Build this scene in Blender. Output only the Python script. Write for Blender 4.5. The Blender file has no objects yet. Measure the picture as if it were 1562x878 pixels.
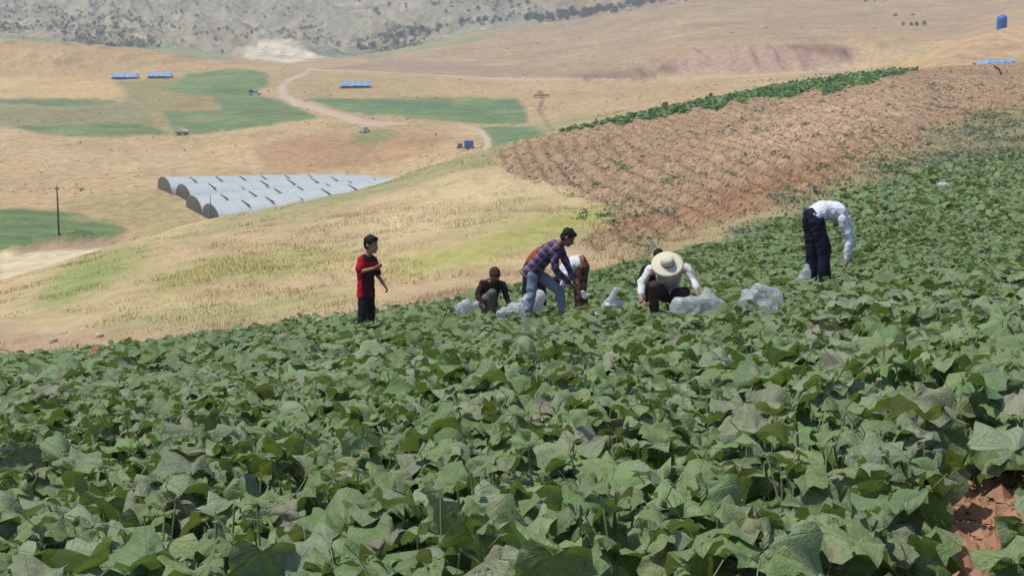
import bpy, math, random
import numpy as np
from mathutils import Vector, Matrix

# ------------------------------------------------------------------ camera, sky, sun, exposure
F = 2600.0                       # focal length in photograph pixels (1562 wide)
CX, CY = 781.0, 439.0
TH = math.atan(439.0 / F)        # downward pitch
CT, ST = math.cos(TH), math.sin(TH)
SUN_DIR = Vector((-0.50, -0.10, 1.20)).normalized()   # towards the sun
SUN_STRENGTH = 4.5
SKY_STRENGTH = 0.15
EXPOSURE = 0.52

sc = bpy.context.scene
cam_d = bpy.data.cameras.new('camera')
cam = bpy.data.objects.new('camera', cam_d)
sc.collection.objects.link(cam)
cam_d.sensor_width = 36.0
cam_d.lens = 36.0 * F / 1562.0
cam_d.clip_start = 0.05
cam_d.clip_end = 20000
cam.location = (0, 0, 0)
cam.rotation_euler = (math.pi / 2 - TH, 0, 0)
sc.camera = cam

world = bpy.data.worlds.new('World')
sc.world = world
world.use_nodes = True
wn = world.node_tree.nodes
wl = world.node_tree.links
wn.clear()
sky = wn.new('ShaderNodeTexSky')
sky.sky_type = 'NISHITA'
sky.sun_disc = False
sky.sun_elevation = math.asin(SUN_DIR.z)
sky.sun_rotation = math.atan2(SUN_DIR.x, SUN_DIR.y)
sky.altitude = 1500
sky.air_density = 1.0
sky.dust_density = 1.5
bg = wn.new('ShaderNodeBackground')
bg.inputs['Strength'].default_value = SKY_STRENGTH
wo = wn.new('ShaderNodeOutputWorld')
wl.new(sky.outputs[0], bg.inputs[0])
wl.new(bg.outputs[0], wo.inputs[0])

sun_d = bpy.data.lights.new('sun', 'SUN')
sun_d.energy = SUN_STRENGTH
sun_d.angle = math.radians(0.55)
sun_d.color = (1.0, 0.945, 0.86)
sun = bpy.data.objects.new('sun', sun_d)
sc.collection.objects.link(sun)
sun.rotation_euler = SUN_DIR.to_track_quat('Z', 'Y').to_euler()
sun.location = (0, 0, 50)

sc.view_settings.view_transform = 'Standard'
sc.view_settings.look = 'None'
sc.view_settings.exposure = EXPOSURE
sc.view_settings.gamma = 1.0
sc.view_settings.use_curve_mapping = False
sc.render.engine = 'CYCLES'
sc.cycles.max_bounces = 6
sc.cycles.transparent_max_bounces = 12
sc.cycles.use_denoising = True

random.seed(7)
rng = np.random.default_rng(11)
COL = sc.collection

# ------------------------------------------------------------------ helpers
def lin(c):
    c = np.asarray(c, float) / 255.0
    return np.where(c <= 0.04045, c / 12.92, ((c + 0.055) / 1.055) ** 2.4)

GAIN = 0.60                       # photographed sunlit colour -> base colour
def alb(c):
    return lin(c) * GAIN
def alb4(c):
    a = alb(c)
    return (float(a[0]), float(a[1]), float(a[2]), 1.0)

def tag(o, label=None, cat=None, group=None, kind=None):
    if label: o['label'] = label
    if cat: o['category'] = cat
    if group: o['group'] = group
    if kind: o['kind'] = kind
    return o

def link(o, parent=None):
    COL.objects.link(o)
    if parent is not None:
        o.parent = parent
    return o

def empty(name, loc=(0, 0, 0), rz=0.0):
    o = bpy.data.objects.new(name, None)
    o.empty_display_size = 0.2
    link(o)
    o.location = loc
    o.rotation_euler = (0, 0, rz)
    return o

def mesh_np(name, co, faces, smooth=True, attrs=None, uv=None):
    """faces: (M,3) or (M,4) int array, or list of such arrays"""
    me = bpy.data.meshes.new(name)
    if not isinstance(faces, (list, tuple)):
        faces = [faces]
    faces = [np.asarray(f, np.int32) for f in faces if len(f)]
    co = np.asarray(co, np.float32)
    me.vertices.add(len(co))
    me.vertices.foreach_set('co', co.ravel())
    loops = np.concatenate([f.ravel() for f in faces])
    tot = np.concatenate([np.full(len(f), f.shape[1], np.int32) for f in faces])
    st = np.concatenate([[0], np.cumsum(tot)[:-1]]).astype(np.int32)
    me.loops.add(len(loops))
    me.loops.foreach_set('vertex_index', loops)
    me.polygons.add(len(tot))
    me.polygons.foreach_set('loop_start', st)
    me.polygons.foreach_set('loop_total', tot)
    me.polygons.foreach_set('use_smooth', np.full(len(tot), smooth, bool))
    if attrs:
        for nm, arr in attrs.items():
            arr = np.asarray(arr, np.float32)
            a = me.attributes.new(nm, 'FLOAT_COLOR', 'POINT')
            if arr.shape[1] == 3:
                arr = np.concatenate([arr, np.ones((len(arr), 1), np.float32)], 1)
            a.data.foreach_set('color', arr.ravel())
    if uv is not None:
        ul = me.uv_layers.new(name='uv')
        ul.data.foreach_set('uv', np.asarray(uv, np.float32)[loops].ravel())
    me.update(calc_edges=True)
    me.validate()
    return me

class MB:
    """collects simple shapes; build() links them as ONE mesh object"""
    def __init__(s):
        s.v = []; s.f = []
    def add(s, v, f):
        b = len(s.v)
        s.v += [tuple(p) for p in v]
        s.f += [tuple(i + b for i in q) for q in f]
        return s
    def box(s, c, h, M=None, taper=1.0):
        v = []
        for z in (-1, 1):
            k = taper if z > 0 else 1.0
            for x, y in ((-1, -1), (1, -1), (1, 1), (-1, 1)):
                p = Vector((x * h[0] * k, y * h[1] * k, z * h[2]))
                if M is not None: p = M @ p
                v.append(Vector(c) + p)
        return s.add(v, [(3, 2, 1, 0), (4, 5, 6, 7), (0, 1, 5, 4), (1, 2, 6, 5), (2, 3, 7, 6), (3, 0, 4, 7)])
    def prism(s, prof, y0, y1):
        n = len(prof)
        v = [(x, y0, z) for x, z in prof] + [(x, y1, z) for x, z in prof]
        f = [tuple(range(n)), tuple(reversed(range(n, 2 * n)))]
        f += [(i, n + i, n + (i + 1) % n, (i + 1) % n) for i in range(n)]
        return s.add(v, f)
    def tube(s, pts, rad, n=8, cap=True):
        pts = [Vector(p) for p in pts]
        if not isinstance(rad, (list, tuple)): rad = [rad] * len(pts)
        v = []; f = []
        for i, p in enumerate(pts):
            d = (pts[min(i + 1, len(pts) - 1)] - pts[max(i - 1, 0)]).normalized()
            a = d.cross(Vector((0, 0, 1)) if abs(d.z) < 0.9 else Vector((1, 0, 0))).normalized()
            b = d.cross(a)
            for k in range(n):
                t = 2 * math.pi * k / n
                v.append(p + (a * math.cos(t) + b * math.sin(t)) * rad[i])
        for i in range(len(pts) - 1):
            for k in range(n):
                f.append((i * n + k, i * n + (k + 1) % n, (i + 1) * n + (k + 1) % n, (i + 1) * n + k))
        if cap:
            f.append(tuple(range(n))[::-1])
            f.append(tuple((len(pts) - 1) * n + k for k in range(n)))
        return s.add(v, f)
    def lathe(s, prof, n=20, M=None, c=(0, 0, 0)):
        v = []; f = []
        for r, z in prof:
            for k in range(n):
                t = 2 * math.pi * k / n
                p = Vector((r * math.cos(t), r * math.sin(t), z))
                if M is not None: p = M @ p
                v.append(Vector(c) + p)
        for i in range(len(prof) - 1):
            for k in range(n):
                f.append((i * n + k, i * n + (k + 1) % n, (i + 1) * n + (k + 1) % n, (i + 1) * n + k))
        return s.add(v, f)
    def mesh(s, name, smooth=False):
        me = bpy.data.meshes.new(name)
        me.from_pydata(s.v, [], s.f)
        if smooth:
            me.polygons.foreach_set('use_smooth', [True] * len(me.polygons))
        me.update()
        return me
    def build(s, name, mat, parent=None, smooth=False):
        me = s.mesh(name, smooth)
        me.materials.append(mat)
        o = bpy.data.objects.new(name, me)
        return link(o, parent)

# ---- numpy value noise
def _hash(ix, iy, iz):
    h = ix * np.uint32(374761393) + iy * np.uint32(668265263) + np.uint32((iz * 2147483647 + 974711) & 0xFFFFFFFF)
    h = (h ^ (h >> np.uint32(13))) * np.uint32(1274126177)
    h = (h ^ (h >> np.uint32(16))) * np.uint32(2246822519)
    return ((h ^ (h >> np.uint32(15))) & np.uint32(0xFFFFFF)) * (1.0 / 0xFFFFFF)
def vnoise(x, y, seed=0):
    x = np.asarray(x, float); y = np.asarray(y, float)
    ix = np.floor(x); iy = np.floor(y)
    fx = x - ix; fy = y - iy
    ix = ix.astype(np.int64).astype(np.uint32); iy = iy.astype(np.int64).astype(np.uint32)
    fx = fx * fx * fx * (fx * (fx * 6 - 15) + 10); fy = fy * fy * fy * (fy * (fy * 6 - 15) + 10)
    ix1 = ix + np.uint32(1); iy1 = iy + np.uint32(1)
    a = _hash(ix, iy, seed); b = _hash(ix1, iy, seed); c = _hash(ix, iy1, seed); d = _hash(ix1, iy1, seed)
    return (a * (1 - fx) + b * fx) * (1 - fy) + (c * (1 - fx) + d * fx) * fy
def fbm(x, y, oct=4, seed=0, ridged=False):
    v = 0; a = 0.5; t = 0
    for o in range(oct):
        n = vnoise(x * 2 ** o + 17.3 * o, y * 2 ** o - 9.1 * o, seed + o)
        if ridged: n = 1 - abs(2 * n - 1)
        v = v + a * n; t += a; a *= 0.5
    return v / t          # 0..1
def sstep(a, b, x):
    t = np.clip((x - a) / (b - a), 0, 1)
    return t * t * (3 - 2 * t)

# ------------------------------------------------------------------ terrain definition
def row2slope(v):
    return np.tan(np.arctan((CY - np.asarray(v, float)) / F) - TH)
def at(u, v, y):
    s = float(row2slope(v))
    return Vector(((u - CX) / F * (CT - s * ST) * y, y, s * y))
def project(x, y, z):
    d = y * CT - z * ST
    return CX + F * x / d, CY - F * (y * ST + z * CT) / d

HC = 0.33                         # canopy height of the crop
TILT = 0.10
PB = -float(row2slope(350.0))
def plane_z(x, y):
    return -(0.67 + HC) + TILT * x - PB * y

FIELD_V = [(6, 640.0), (8, 567.8), (10, 532.0), (14, 503.0), (18, 488.0), (22, 479.0), (26, 472.0)]
# columns: u ; (distance, row) of: field edge, mid slope, crest, dip, A, B, Cc, Dd, bank top, hill mid, mountain base, top, high
TAB = {
 -1200: [(26, 700), (38, 690), (52, 660), (110, 560), (230, 400), (310, 318), (480, 203), (620, 150), (760, 115), (900, 66), (1000, 58), (1600, 0)],
 -300: [(28, 585), (42, 548), (60, 505), (110, 470), (230, 390), (310, 318), (480, 203), (620, 150), (760, 115), (900, 66), (1000, 58), (1600, 0)],
 0:    [(30, 545), (45, 492), (72, 434), (110, 429), (230, 383), (310, 318), (480, 203), (620, 150), (740, 118), (880, 66), (1000, 60), (1600, 0)],
 250:  [(32, 514), (50, 440), (90, 352), (130, 372), (285, 343), (325, 297), (480, 205), (620, 150), (740, 112), (880, 82), (1000, 76), (1600, 0)],
 500:  [(35, 483), (55, 400), (105, 303), (150, 322), (295, 326), (335, 294), (480, 186), (620, 150), (760, 112), (950, 97), (1100, 90), (1700, 0)],
 740:  [(36.5, 443), (60, 345), (130, 231), (170, 238), (290, 262), (345, 226), (500, 190), (620, 150), (760, 118), (950, 95), (1250, 46), (1650, 0)],
 900:  [(40, 410), (65, 320), (150, 196), (190, 205), (300, 196), (400, 187), (500, 170), (650, 128), (690, 112), (950, 75), (1300, 28), (1500, -8)],
 1100: [(44, 362), (75, 265), (165, 154), (200, 160), (320, 149), (420, 143), (520, 135), (660, 113), (690, 80), (900, 45), (1250, 2), (1500, -20)],
 1300: [(60, 290), (90, 215), (180, 121), (215, 126), (330, 123), (430, 119), (520, 115), (660, 106), (690, 72), (900, 40), (1250, 0), (1500, -20)],
 1450: [(80, 247), (120, 188), (195, 104), (215, 98), (250, 68), (300, 76), (450, 80), (640, 78), (690, 62), (900, 36), (1250, -4), (1500, -24)],
 1562: [(90, 234), (130, 172), (200, 98), (222, 90), (262, 37), (320, 46), (450, 50), (640, 45), (690, 38), (900, 14), (1250, -20), (1500, -40)],
 1900: [(105, 215), (150, 150), (200, 90), (225, 78), (280, 15), (340, 25), (460, 30), (640, 25), (690, 10), (900, -20), (1250, -50), (1500, -70)],
 2800: [(105, 150), (150, 90), (200, 40), (225, 30), (280, -20), (340, -20), (460, -20), (640, -30), (690, -40), (900, -70), (1250, -100), (1500, -120)],
}
UC = np.array(sorted(TAB), float)
NF = len(FIELD_V)
KY = []; KS = []
for i in range(NF):
    y, V = FIELD_V[i]
    KY.append(np.full(len(UC), float(y)))
    KS.append(row2slope(V - TILT * (np.clip(UC, -600, 2300) - CX) + F * HC / y))
for j in range(12):
    ys = np.array([TAB[int(u)][j][0] for u in UC], float)
    vs = np.array([TAB[int(u)][j][1] for u in UC], float)
    if j == 0: vs = vs + F * 0.24 / ys
    KY.append(ys); KS.append(row2slope(vs))
KY.append(np.full(len(UC), 2600.0)); KS.append(row2slope(np.full(len(UC), -260.0)))
KY.append(np.full(len(UC), 5000.0)); KS.append(row2slope(np.full(len(UC), -520.0)))
KY = np.log(np.array(KY)); KS = np.array(KS)
NK = len(KY)
IE, IM, IC = NF, NF + 1, NF + 2
I_DD, I_BT, I_MB, I_TOP = NF + 7, NF + 8, NF + 10, NF + 11

def pchip_slopes(x, y):           # along axis 0
    h = np.diff(x, axis=0); d = np.diff(y, axis=0) / h
    m = np.zeros_like(y)
    w1 = 2 * h[1:] + h[:-1]; w2 = h[1:] + 2 * h[:-1]
    with np.errstate(divide='ignore', invalid='ignore'):
        mm = (w1 + w2) / (w1 / d[:-1] + w2 / d[1:])
    m[1:-1] = np.where(d[:-1] * d[1:] > 0, mm, 0)
    m[0] = d[0]; m[-1] = d[-1]
    return m
def hermite(x0, x1, y0, y1, m0, m1, x):
    h = x1 - x0; t = np.clip((x - x0) / h, 0, 1)
    return (y0 * (1 + 2 * t) * (1 - t) ** 2 + m0 * h * t * (1 - t) ** 2 +
            y1 * t * t * (3 - 2 * t) + m1 * h * t * t * (t - 1))
_mKY = pchip_slopes(UC[:, None] * np.ones((1, NK)), KY.T).T
_mKS = pchip_slopes(UC[:, None] * np.ones((1, NK)), KS.T).T
def col_eval(tab, m, k, u):
    u = np.clip(u, UC[0], UC[-1])
    i = np.clip(np.searchsorted(UC, u) - 1, 0, len(UC) - 2)
    return hermite(UC[i], UC[i + 1], tab[k][i], tab[k][i + 1], m[k][i], m[k][i + 1], u)
def knot_y(k, u):
    return np.exp(col_eval(KY, _mKY, k, np.asarray(u, float)))

def base_slope(t, y):
    """slope z/y of the bare terrain for direction t = x/y at distance y"""
    s = np.full_like(t, -0.09)
    ly = np.log(y)
    for it in range(2):
        u = CX + F * t / (CT - s * ST)
        ky = np.array([col_eval(KY, _mKY, k, u) for k in range(NK)])
        ks = np.array([col_eval(KS, _mKS, k, u) for k in range(NK)])
        m = pchip_slopes(ky, ks)
        s2 = np.where(ly <= ky[0], ks[0], ks[-1])
        for k in range(NK - 1):
            sel = (ly > ky[k]) & (ly <= ky[k + 1])
            if sel.any():
                s2[sel] = hermite(ky[k][sel], ky[k + 1][sel], ks[k][sel], ks[k + 1][sel], m[k][sel], m[k + 1][sel], ly[sel])
        s = s2
    return s, u

HEAPS = []                        # (x, y, radius, height)
def terrain(x, y, detail=True):
    x = np.atleast_1d(np.asarray(x, float)).ravel(); y = np.atleast_1d(np.asarray(y, float)).ravel()
    z = np.empty_like(x)
    CH = 60000
    for a in range(0, len(x), CH):
        z[a:a + CH] = _terrain(x[a:a + CH], y[a:a + CH], detail)
    return z
def _terrain(x, y, detail):
    zp = plane_z(x, y)
    yy = np.maximum(y, 6.001)
    s, u = base_slope(x / yy, yy)
    w = sstep(6.5, 9.0, y)
    z = zp * (1 - w) + s * yy * w
    if detail:
        E = knot_y(IE, u); C = knot_y(IC, u); MB_ = knot_y(I_MB, u)
        z = z + 0.05 * (fbm(x * 1.3, y * 1.3, 3, 3) - .5) * (1 - sstep(E * .97, E * 1.02, y))
        wg = sstep(E, E * 1.06, y) * (1 - sstep(C * 1.0, C * 1.3, y))
        z = z + wg * (0.5 * (fbm(x / 6, y / 9, 3, 5) - .5) + 0.22 * (fbm(x / 1.1, y / 1.6, 3, 8) - .5))
        # furrows of the ploughed slope
        pl = plough_mask(u, s, y)
        q = x + .03 * y + 2.2 * (fbm(x / 14, y / 34, 2, 41) - .5)
        z = z + wg * pl * (0.11 * np.sin(q * 2 * np.pi / 0.95) + 0.14 * (fbm(x / .6, y / .8, 3, 12) - .5))
        wv = sstep(C * 1.15, C * 1.6, y)
        z = z + wv * (1 - sstep(MB_ * .9, MB_, y)) * (1.3 * (fbm(x / 45, y / 60, 4, 21) - .5) + 0.35 * (fbm(x / 7, y / 9, 2, 23) - .5))
        # rough earth bank on the left, cut bank on the right
        DD = knot_y(I_DD, u); BT = knot_y(I_BT, u)
        wb = sstep(DD * .99, DD * 1.02, y) * (1 - sstep(BT * 1.02, BT * 1.06, y)) * sstep(820, 1000, u) * (1 - sstep(1310, 1420, u))
        z = z + wb * 6.0 * (fbm(x / 9, y / 40, 4, 31, True) - .6)
        wl_ = sstep(740, 790, y) * (1 - sstep(900, 960, y)) * (1 - sstep(280, 420, u))
        z = z + wl_ * 5.5 * (fbm(x / 22, y / 40, 4, 33, True) - .6)
        wm = sstep(MB_ * 0.98, MB_ * 1.12, y)
        wr = 1 - 0.85 * sstep(820, 1000, u) * (1 - sstep(1500, 2500, y))
        z = z + wm * wr * (40 * (fbm(x / 110 + y / 300, y / 300, 5, 51, True) - .62) + 15 * (fbm(x / 26 + y / 90, y / 110, 4, 57, True) - .6))
        z = z + sstep(1900, 2800, y) * 180 * (fbm(x / 500, y / 600, 5, 61, True) - .5)
    for hx, hy, hr, hh in HEAPS:
        d2 = ((x - hx) ** 2 + (y - hy) ** 2) / hr ** 2
        z = z + np.where(d2 < 6, hh * np.exp(-d2 * 1.4) * (0.75 + .5 * fbm(x / 1.2, y / 1.2, 3, 77)), 0)
    return z

def in_poly(P, u, v):
    P = np.asarray(P, float); r = np.zeros(np.shape(u), bool)
    x0, y0 = P[:, 0], P[:, 1]; x1, y1 = np.roll(x0, -1), np.roll(y0, -1)
    for a, b, c, d in zip(x0, y0, x1, y1):
        if b == d: continue
        cond = ((b > v) != (d > v)) & (u < (c - a) * (v - b) / (d - b) + a)
        r ^= cond
    return r
PLOUGH = [(742, 236), (800, 268), (860, 292), (925, 308), (940, 338), (895, 370), (900, 392), (1000, 372), (1180, 315), (1290, 268), (1420, 232), (1562, 205),
          (1900, 170), (2800, 120), (2800, 0), (1900, 60), (1562, 80), (1400, 95), (1100, 140), (860, 195), (780, 218)]
def plough_mask(u, s, y):
    v = CY - F * (ST + s * CT) / (CT - s * ST)
    return in_poly(PLOUGH, u, v).astype(float)

def ground_z(x, y):
    return float(terrain([x], [y])[0])
_ys = np.exp(np.linspace(math.log(2.5), math.log(4000), 2600))
def ground_at(u, v, ymin=3.0):
    """first visible terrain point on the ray through photograph pixel (u, v), beyond ymin"""
    s = float(row2slope(v)); t = (u - CX) / F * (CT - s * ST)
    ys = _ys[_ys > ymin]
    z = terrain(t * ys, ys)
    hit = np.nonzero(z / ys >= s)[0]
    i = hit[0] if len(hit) else len(ys) - 1
    y = ys[i]
    return Vector((t * y, y, z[i]))
def ground_col(u, y):
    """terrain point at photograph column u and distance y"""
    t = (u - CX) / F
    for _ in range(3):
        z = ground_z(t * y, y); t = (u - CX) / F * (CT - z / y * ST)
    return Vector((t * y, y, ground_z(t * y, y)))

for (hu, hv, hr, hh) in [(62, 379, 3.0, 1.0), (92, 376, 2.6, 0.8), (128, 372, 3.2, 1.0), (168, 372, 2.6, 0.7), (196, 374, 2.0, 0.6), (238, 352, 3.0, 0.8), (25, 384, 2.2, .6)]:
    p = ground_at(hu, hv, 130)
    HEAPS.append((p.x, p.y, hr, hh * 1.7))

# ------------------------------------------------------------------ ground colours (own colours of soil, stubble, crops; some bank shadow)
G_FAR = (104, 136, 84); OLIVE = (158, 150, 104); TAN = (202, 174, 130)
SOIL = (184, 144, 116)
NEAR_PAINT = [   # on the near slopes
 ('plow', PLOUGH, (180, 152, 122)),
 ('plow', [(940, 352), (1060, 300), (1160, 262), (1260, 222), (1300, 232), (1260, 268), (1180, 306), (1000, 366), (930, 385)], (170, 132, 104)),
 ('plow', [(1050, 250), (1180, 180), (1330, 140), (1420, 140), (1340, 185), (1180, 245)], (196, 166, 136)),
 ('plow', [(900, 392), (1000, 372), (1180, 315), (1290, 268), (1420, 232), (1562, 205), (1562, 180), (1430, 205), (1340, 235), (1240, 285), (1110, 330), (920, 372)], (168, 152, 112)),
 ('plow', [(1390, 225), (1470, 190), (1562, 165), (1900, 120), (1900, 200), (1562, 240), (1400, 245)], (150, 146, 112)),
 ('grass', [(330, 338), (590, 268), (742, 228), (760, 250), (690, 270), (560, 303), (420, 335), (270, 372)], (160, 158, 116)),
 ('grass', [(590, 410), (690, 372), (800, 345), (880, 312), (935, 305), (935, 335), (890, 362), (800, 385), (700, 410), (610, 432)], (178, 174, 106)),
 ('grass', [(60, 445), (110, 408), (150, 390), (210, 372), (235, 385), (200, 412), (150, 440), (60, 480)], (150, 162, 98)),
 ('grass', [(240, 430), (300, 408), (420, 392), (520, 385), (530, 402), (430, 415), (330, 430), (240, 455)], (176, 172, 108)),
 ('grass', [(130, 500), (250, 482), (420, 458), (540, 440), (540, 456), (400, 480), (250, 500), (140, 512)], (168, 168, 112)),
 ('grass', [(560, 345), (640, 310), (740, 270), (800, 285), (740, 320), (640, 350), (560, 372)], (212, 190, 148)),
 ('grass', [(-300, 500), (0, 488), (90, 505), (180, 500), (300, 500), (180, 520), (0, 552), (-300, 600)], (190, 162, 132)),
 ('grass', [(180, 512), (400, 480), (540, 465), (700, 432), (900, 392), (900, 425), (540, 500), (180, 540)], (192, 166, 132)),
]
FAR_PAINT = [    # beyond the crest, (zone, polygon, colour)
 ('valley', [(380, 225), (470, 205), (600, 200), (700, 205), (640, 235), (560, 255), (420, 262)], (190, 154, 114)),
 ('valley', [(410, 112), (470, 112), (560, 115), (640, 140), (600, 149), (470, 148), (440, 140)], (192, 166, 120)),
 ('valley', [(-400, 445), (0, 440), (0, 386), (90, 379), (190, 377), (150, 398), (70, 425), (0, 445)], (224, 208, 172)),
 ('valley', [(20, 388), (40, 372), (90, 362), (210, 360), (230, 372), (180, 379), (90, 380)], (184, 155, 126)),
 ('crop', [(-400, 318), (0, 318), (110, 322), (165, 335), (198, 350), (170, 361), (80, 366), (0, 383), (-400, 396)], (112, 134, 84)),
 ('valley', [(80, 306), (200, 292), (250, 285), (270, 300), (330, 348), (220, 362), (200, 345), (150, 325)], (182, 164, 116)),
 ('valley', [(-400, 117), (0, 118), (170, 117), (181, 124), (195, 148), (0, 150), (-400, 150)], (214, 182, 132)),
 ('crop', [(-400, 151), (0, 150), (175, 152), (172, 160), (110, 164), (0, 160), (-400, 162)], (122, 142, 94)),
 ('valley', [(-400, 162), (0, 160), (110, 164), (172, 160), (195, 149), (232, 176), (262, 205), (226, 190), (180, 186), (60, 192), (-400, 192)], (156, 150, 108)),
 ('crop', [(15, 192), (100, 190), (180, 186), (225, 190), (262, 206), (140, 209), (60, 203)], (118, 138, 92)),
 ('valley', [(178, 123), (290, 116), (330, 108), (345, 165), (255, 168), (262, 205), (195, 149)], (166, 154, 106)),
 ('crop', [(285, 113), (370, 104), (408, 110), (410, 130), (380, 147), (320, 146), (240, 140), (262, 134)], (124, 146, 94)),
 ('crop', [(248, 170), (335, 167), (322, 148), (398, 146), (432, 155), (488, 180), (400, 192), (310, 203), (264, 206)], (118, 142, 92)),
 ('valley', [(262, 144), (322, 146), (336, 167), (256, 168)], (170, 150, 106)),
 ('crop', [(464, 150), (788, 150), (803, 165), (808, 189), (740, 190), (690, 184), (600, 178), (535, 172)], (118, 142, 96)),
 ('crop', [(734, 194), (812, 192), (858, 204), (840, 225), (752, 228)], (124, 148, 102)),
 ('valley', [(812, 189), (870, 175), (1000, 168), (900, 205), (840, 212)], (178, 166, 116)),
 ('valley', [(-400, 62), (0, 62), (150, 66), (280, 86), (350, 97), (300, 108), (160, 116), (-400, 116)], (200, 168, 122)),
 ('valley', [(480, 106), (600, 92), (740, 100), (860, 108), (980, 98), (1030, 92), (1030, 110), (860, 118), (760, 116), (600, 108)], (180, 152, 124)),
 ('valley', [(1020, 86), (1100, 78), (1170, 70), (1250, 68), (1305, 74), (1308, 100), (1160, 111), (1020, 113)], (192, 160, 138)),
 ('valley', [(1165, 71), (1250, 67), (1300, 73), (1307, 92), (1270, 86), (1215, 75)], (142, 114, 94)),  # cut bank's shadow and dark top line put into the ground colour
 ('valley', [(862, 119), (930, 109), (996, 103), (996, 119), (960, 123), (900, 123)], (156, 130, 104)),
 ('valley', [(1000, 103), (1030, 100), (1030, 112), (1004, 114)], (140, 116, 94)),
 ('valley', [(1296, 106), (1340, 84), (1372, 72), (1366, 82), (1330, 100), (1310, 110)], (218, 188, 148)),
 ('valley', [(1418, 94), (1442, 70), (1490, 48), (1530, 36), (1562, 32), (2000, 0), (2000, 80), (1562, 76), (1480, 92)], (198, 166, 130)),
 ('valley', [(540, 200), (590, 196), (610, 208), (570, 222), (535, 216)], (156, 152, 100)),
]
ROAD_LINES = [   # photograph polylines of the valley tracks with half widths in pixels
 ([(476, 104), (462, 114), (440, 122), (429, 133), (431, 146), (456, 158), (505, 173), (560, 188), (620, 188)], [3, 4, 5, 6, 6.5, 7, 8.5, 8, 3]),
 ([(476, 107), (560, 110), (680, 116), (780, 121), (900, 122), (1020, 120), (1160, 115), (1290, 106)], [3, 2, 2, 2.2, 2.2, 2, 2, 2]),
 ([(700, 192), (735, 200), (744, 214), (742, 232)], [3, 4, 5, 5]),
]
def dist_line(P, W, u, v):
    best = np.full(np.shape(u), 9.0)
    for (a, b), (c, d), w0, w1 in zip(P[:-1], P[1:], W[:-1], W[1:]):
        dx, dy = c - a, d - b
        t = np.clip(((u - a) * dx + (v - b) * dy * 4) / (dx * dx + dy * dy * 4 + 1e-9), 0, 1)
        w = w0 + (w1 - w0) * t
        dd = np.hypot((u - a - t * dx), (v - b - t * dy) * 1.9) / w
        best = np.minimum(best, dd)
    return best

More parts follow.
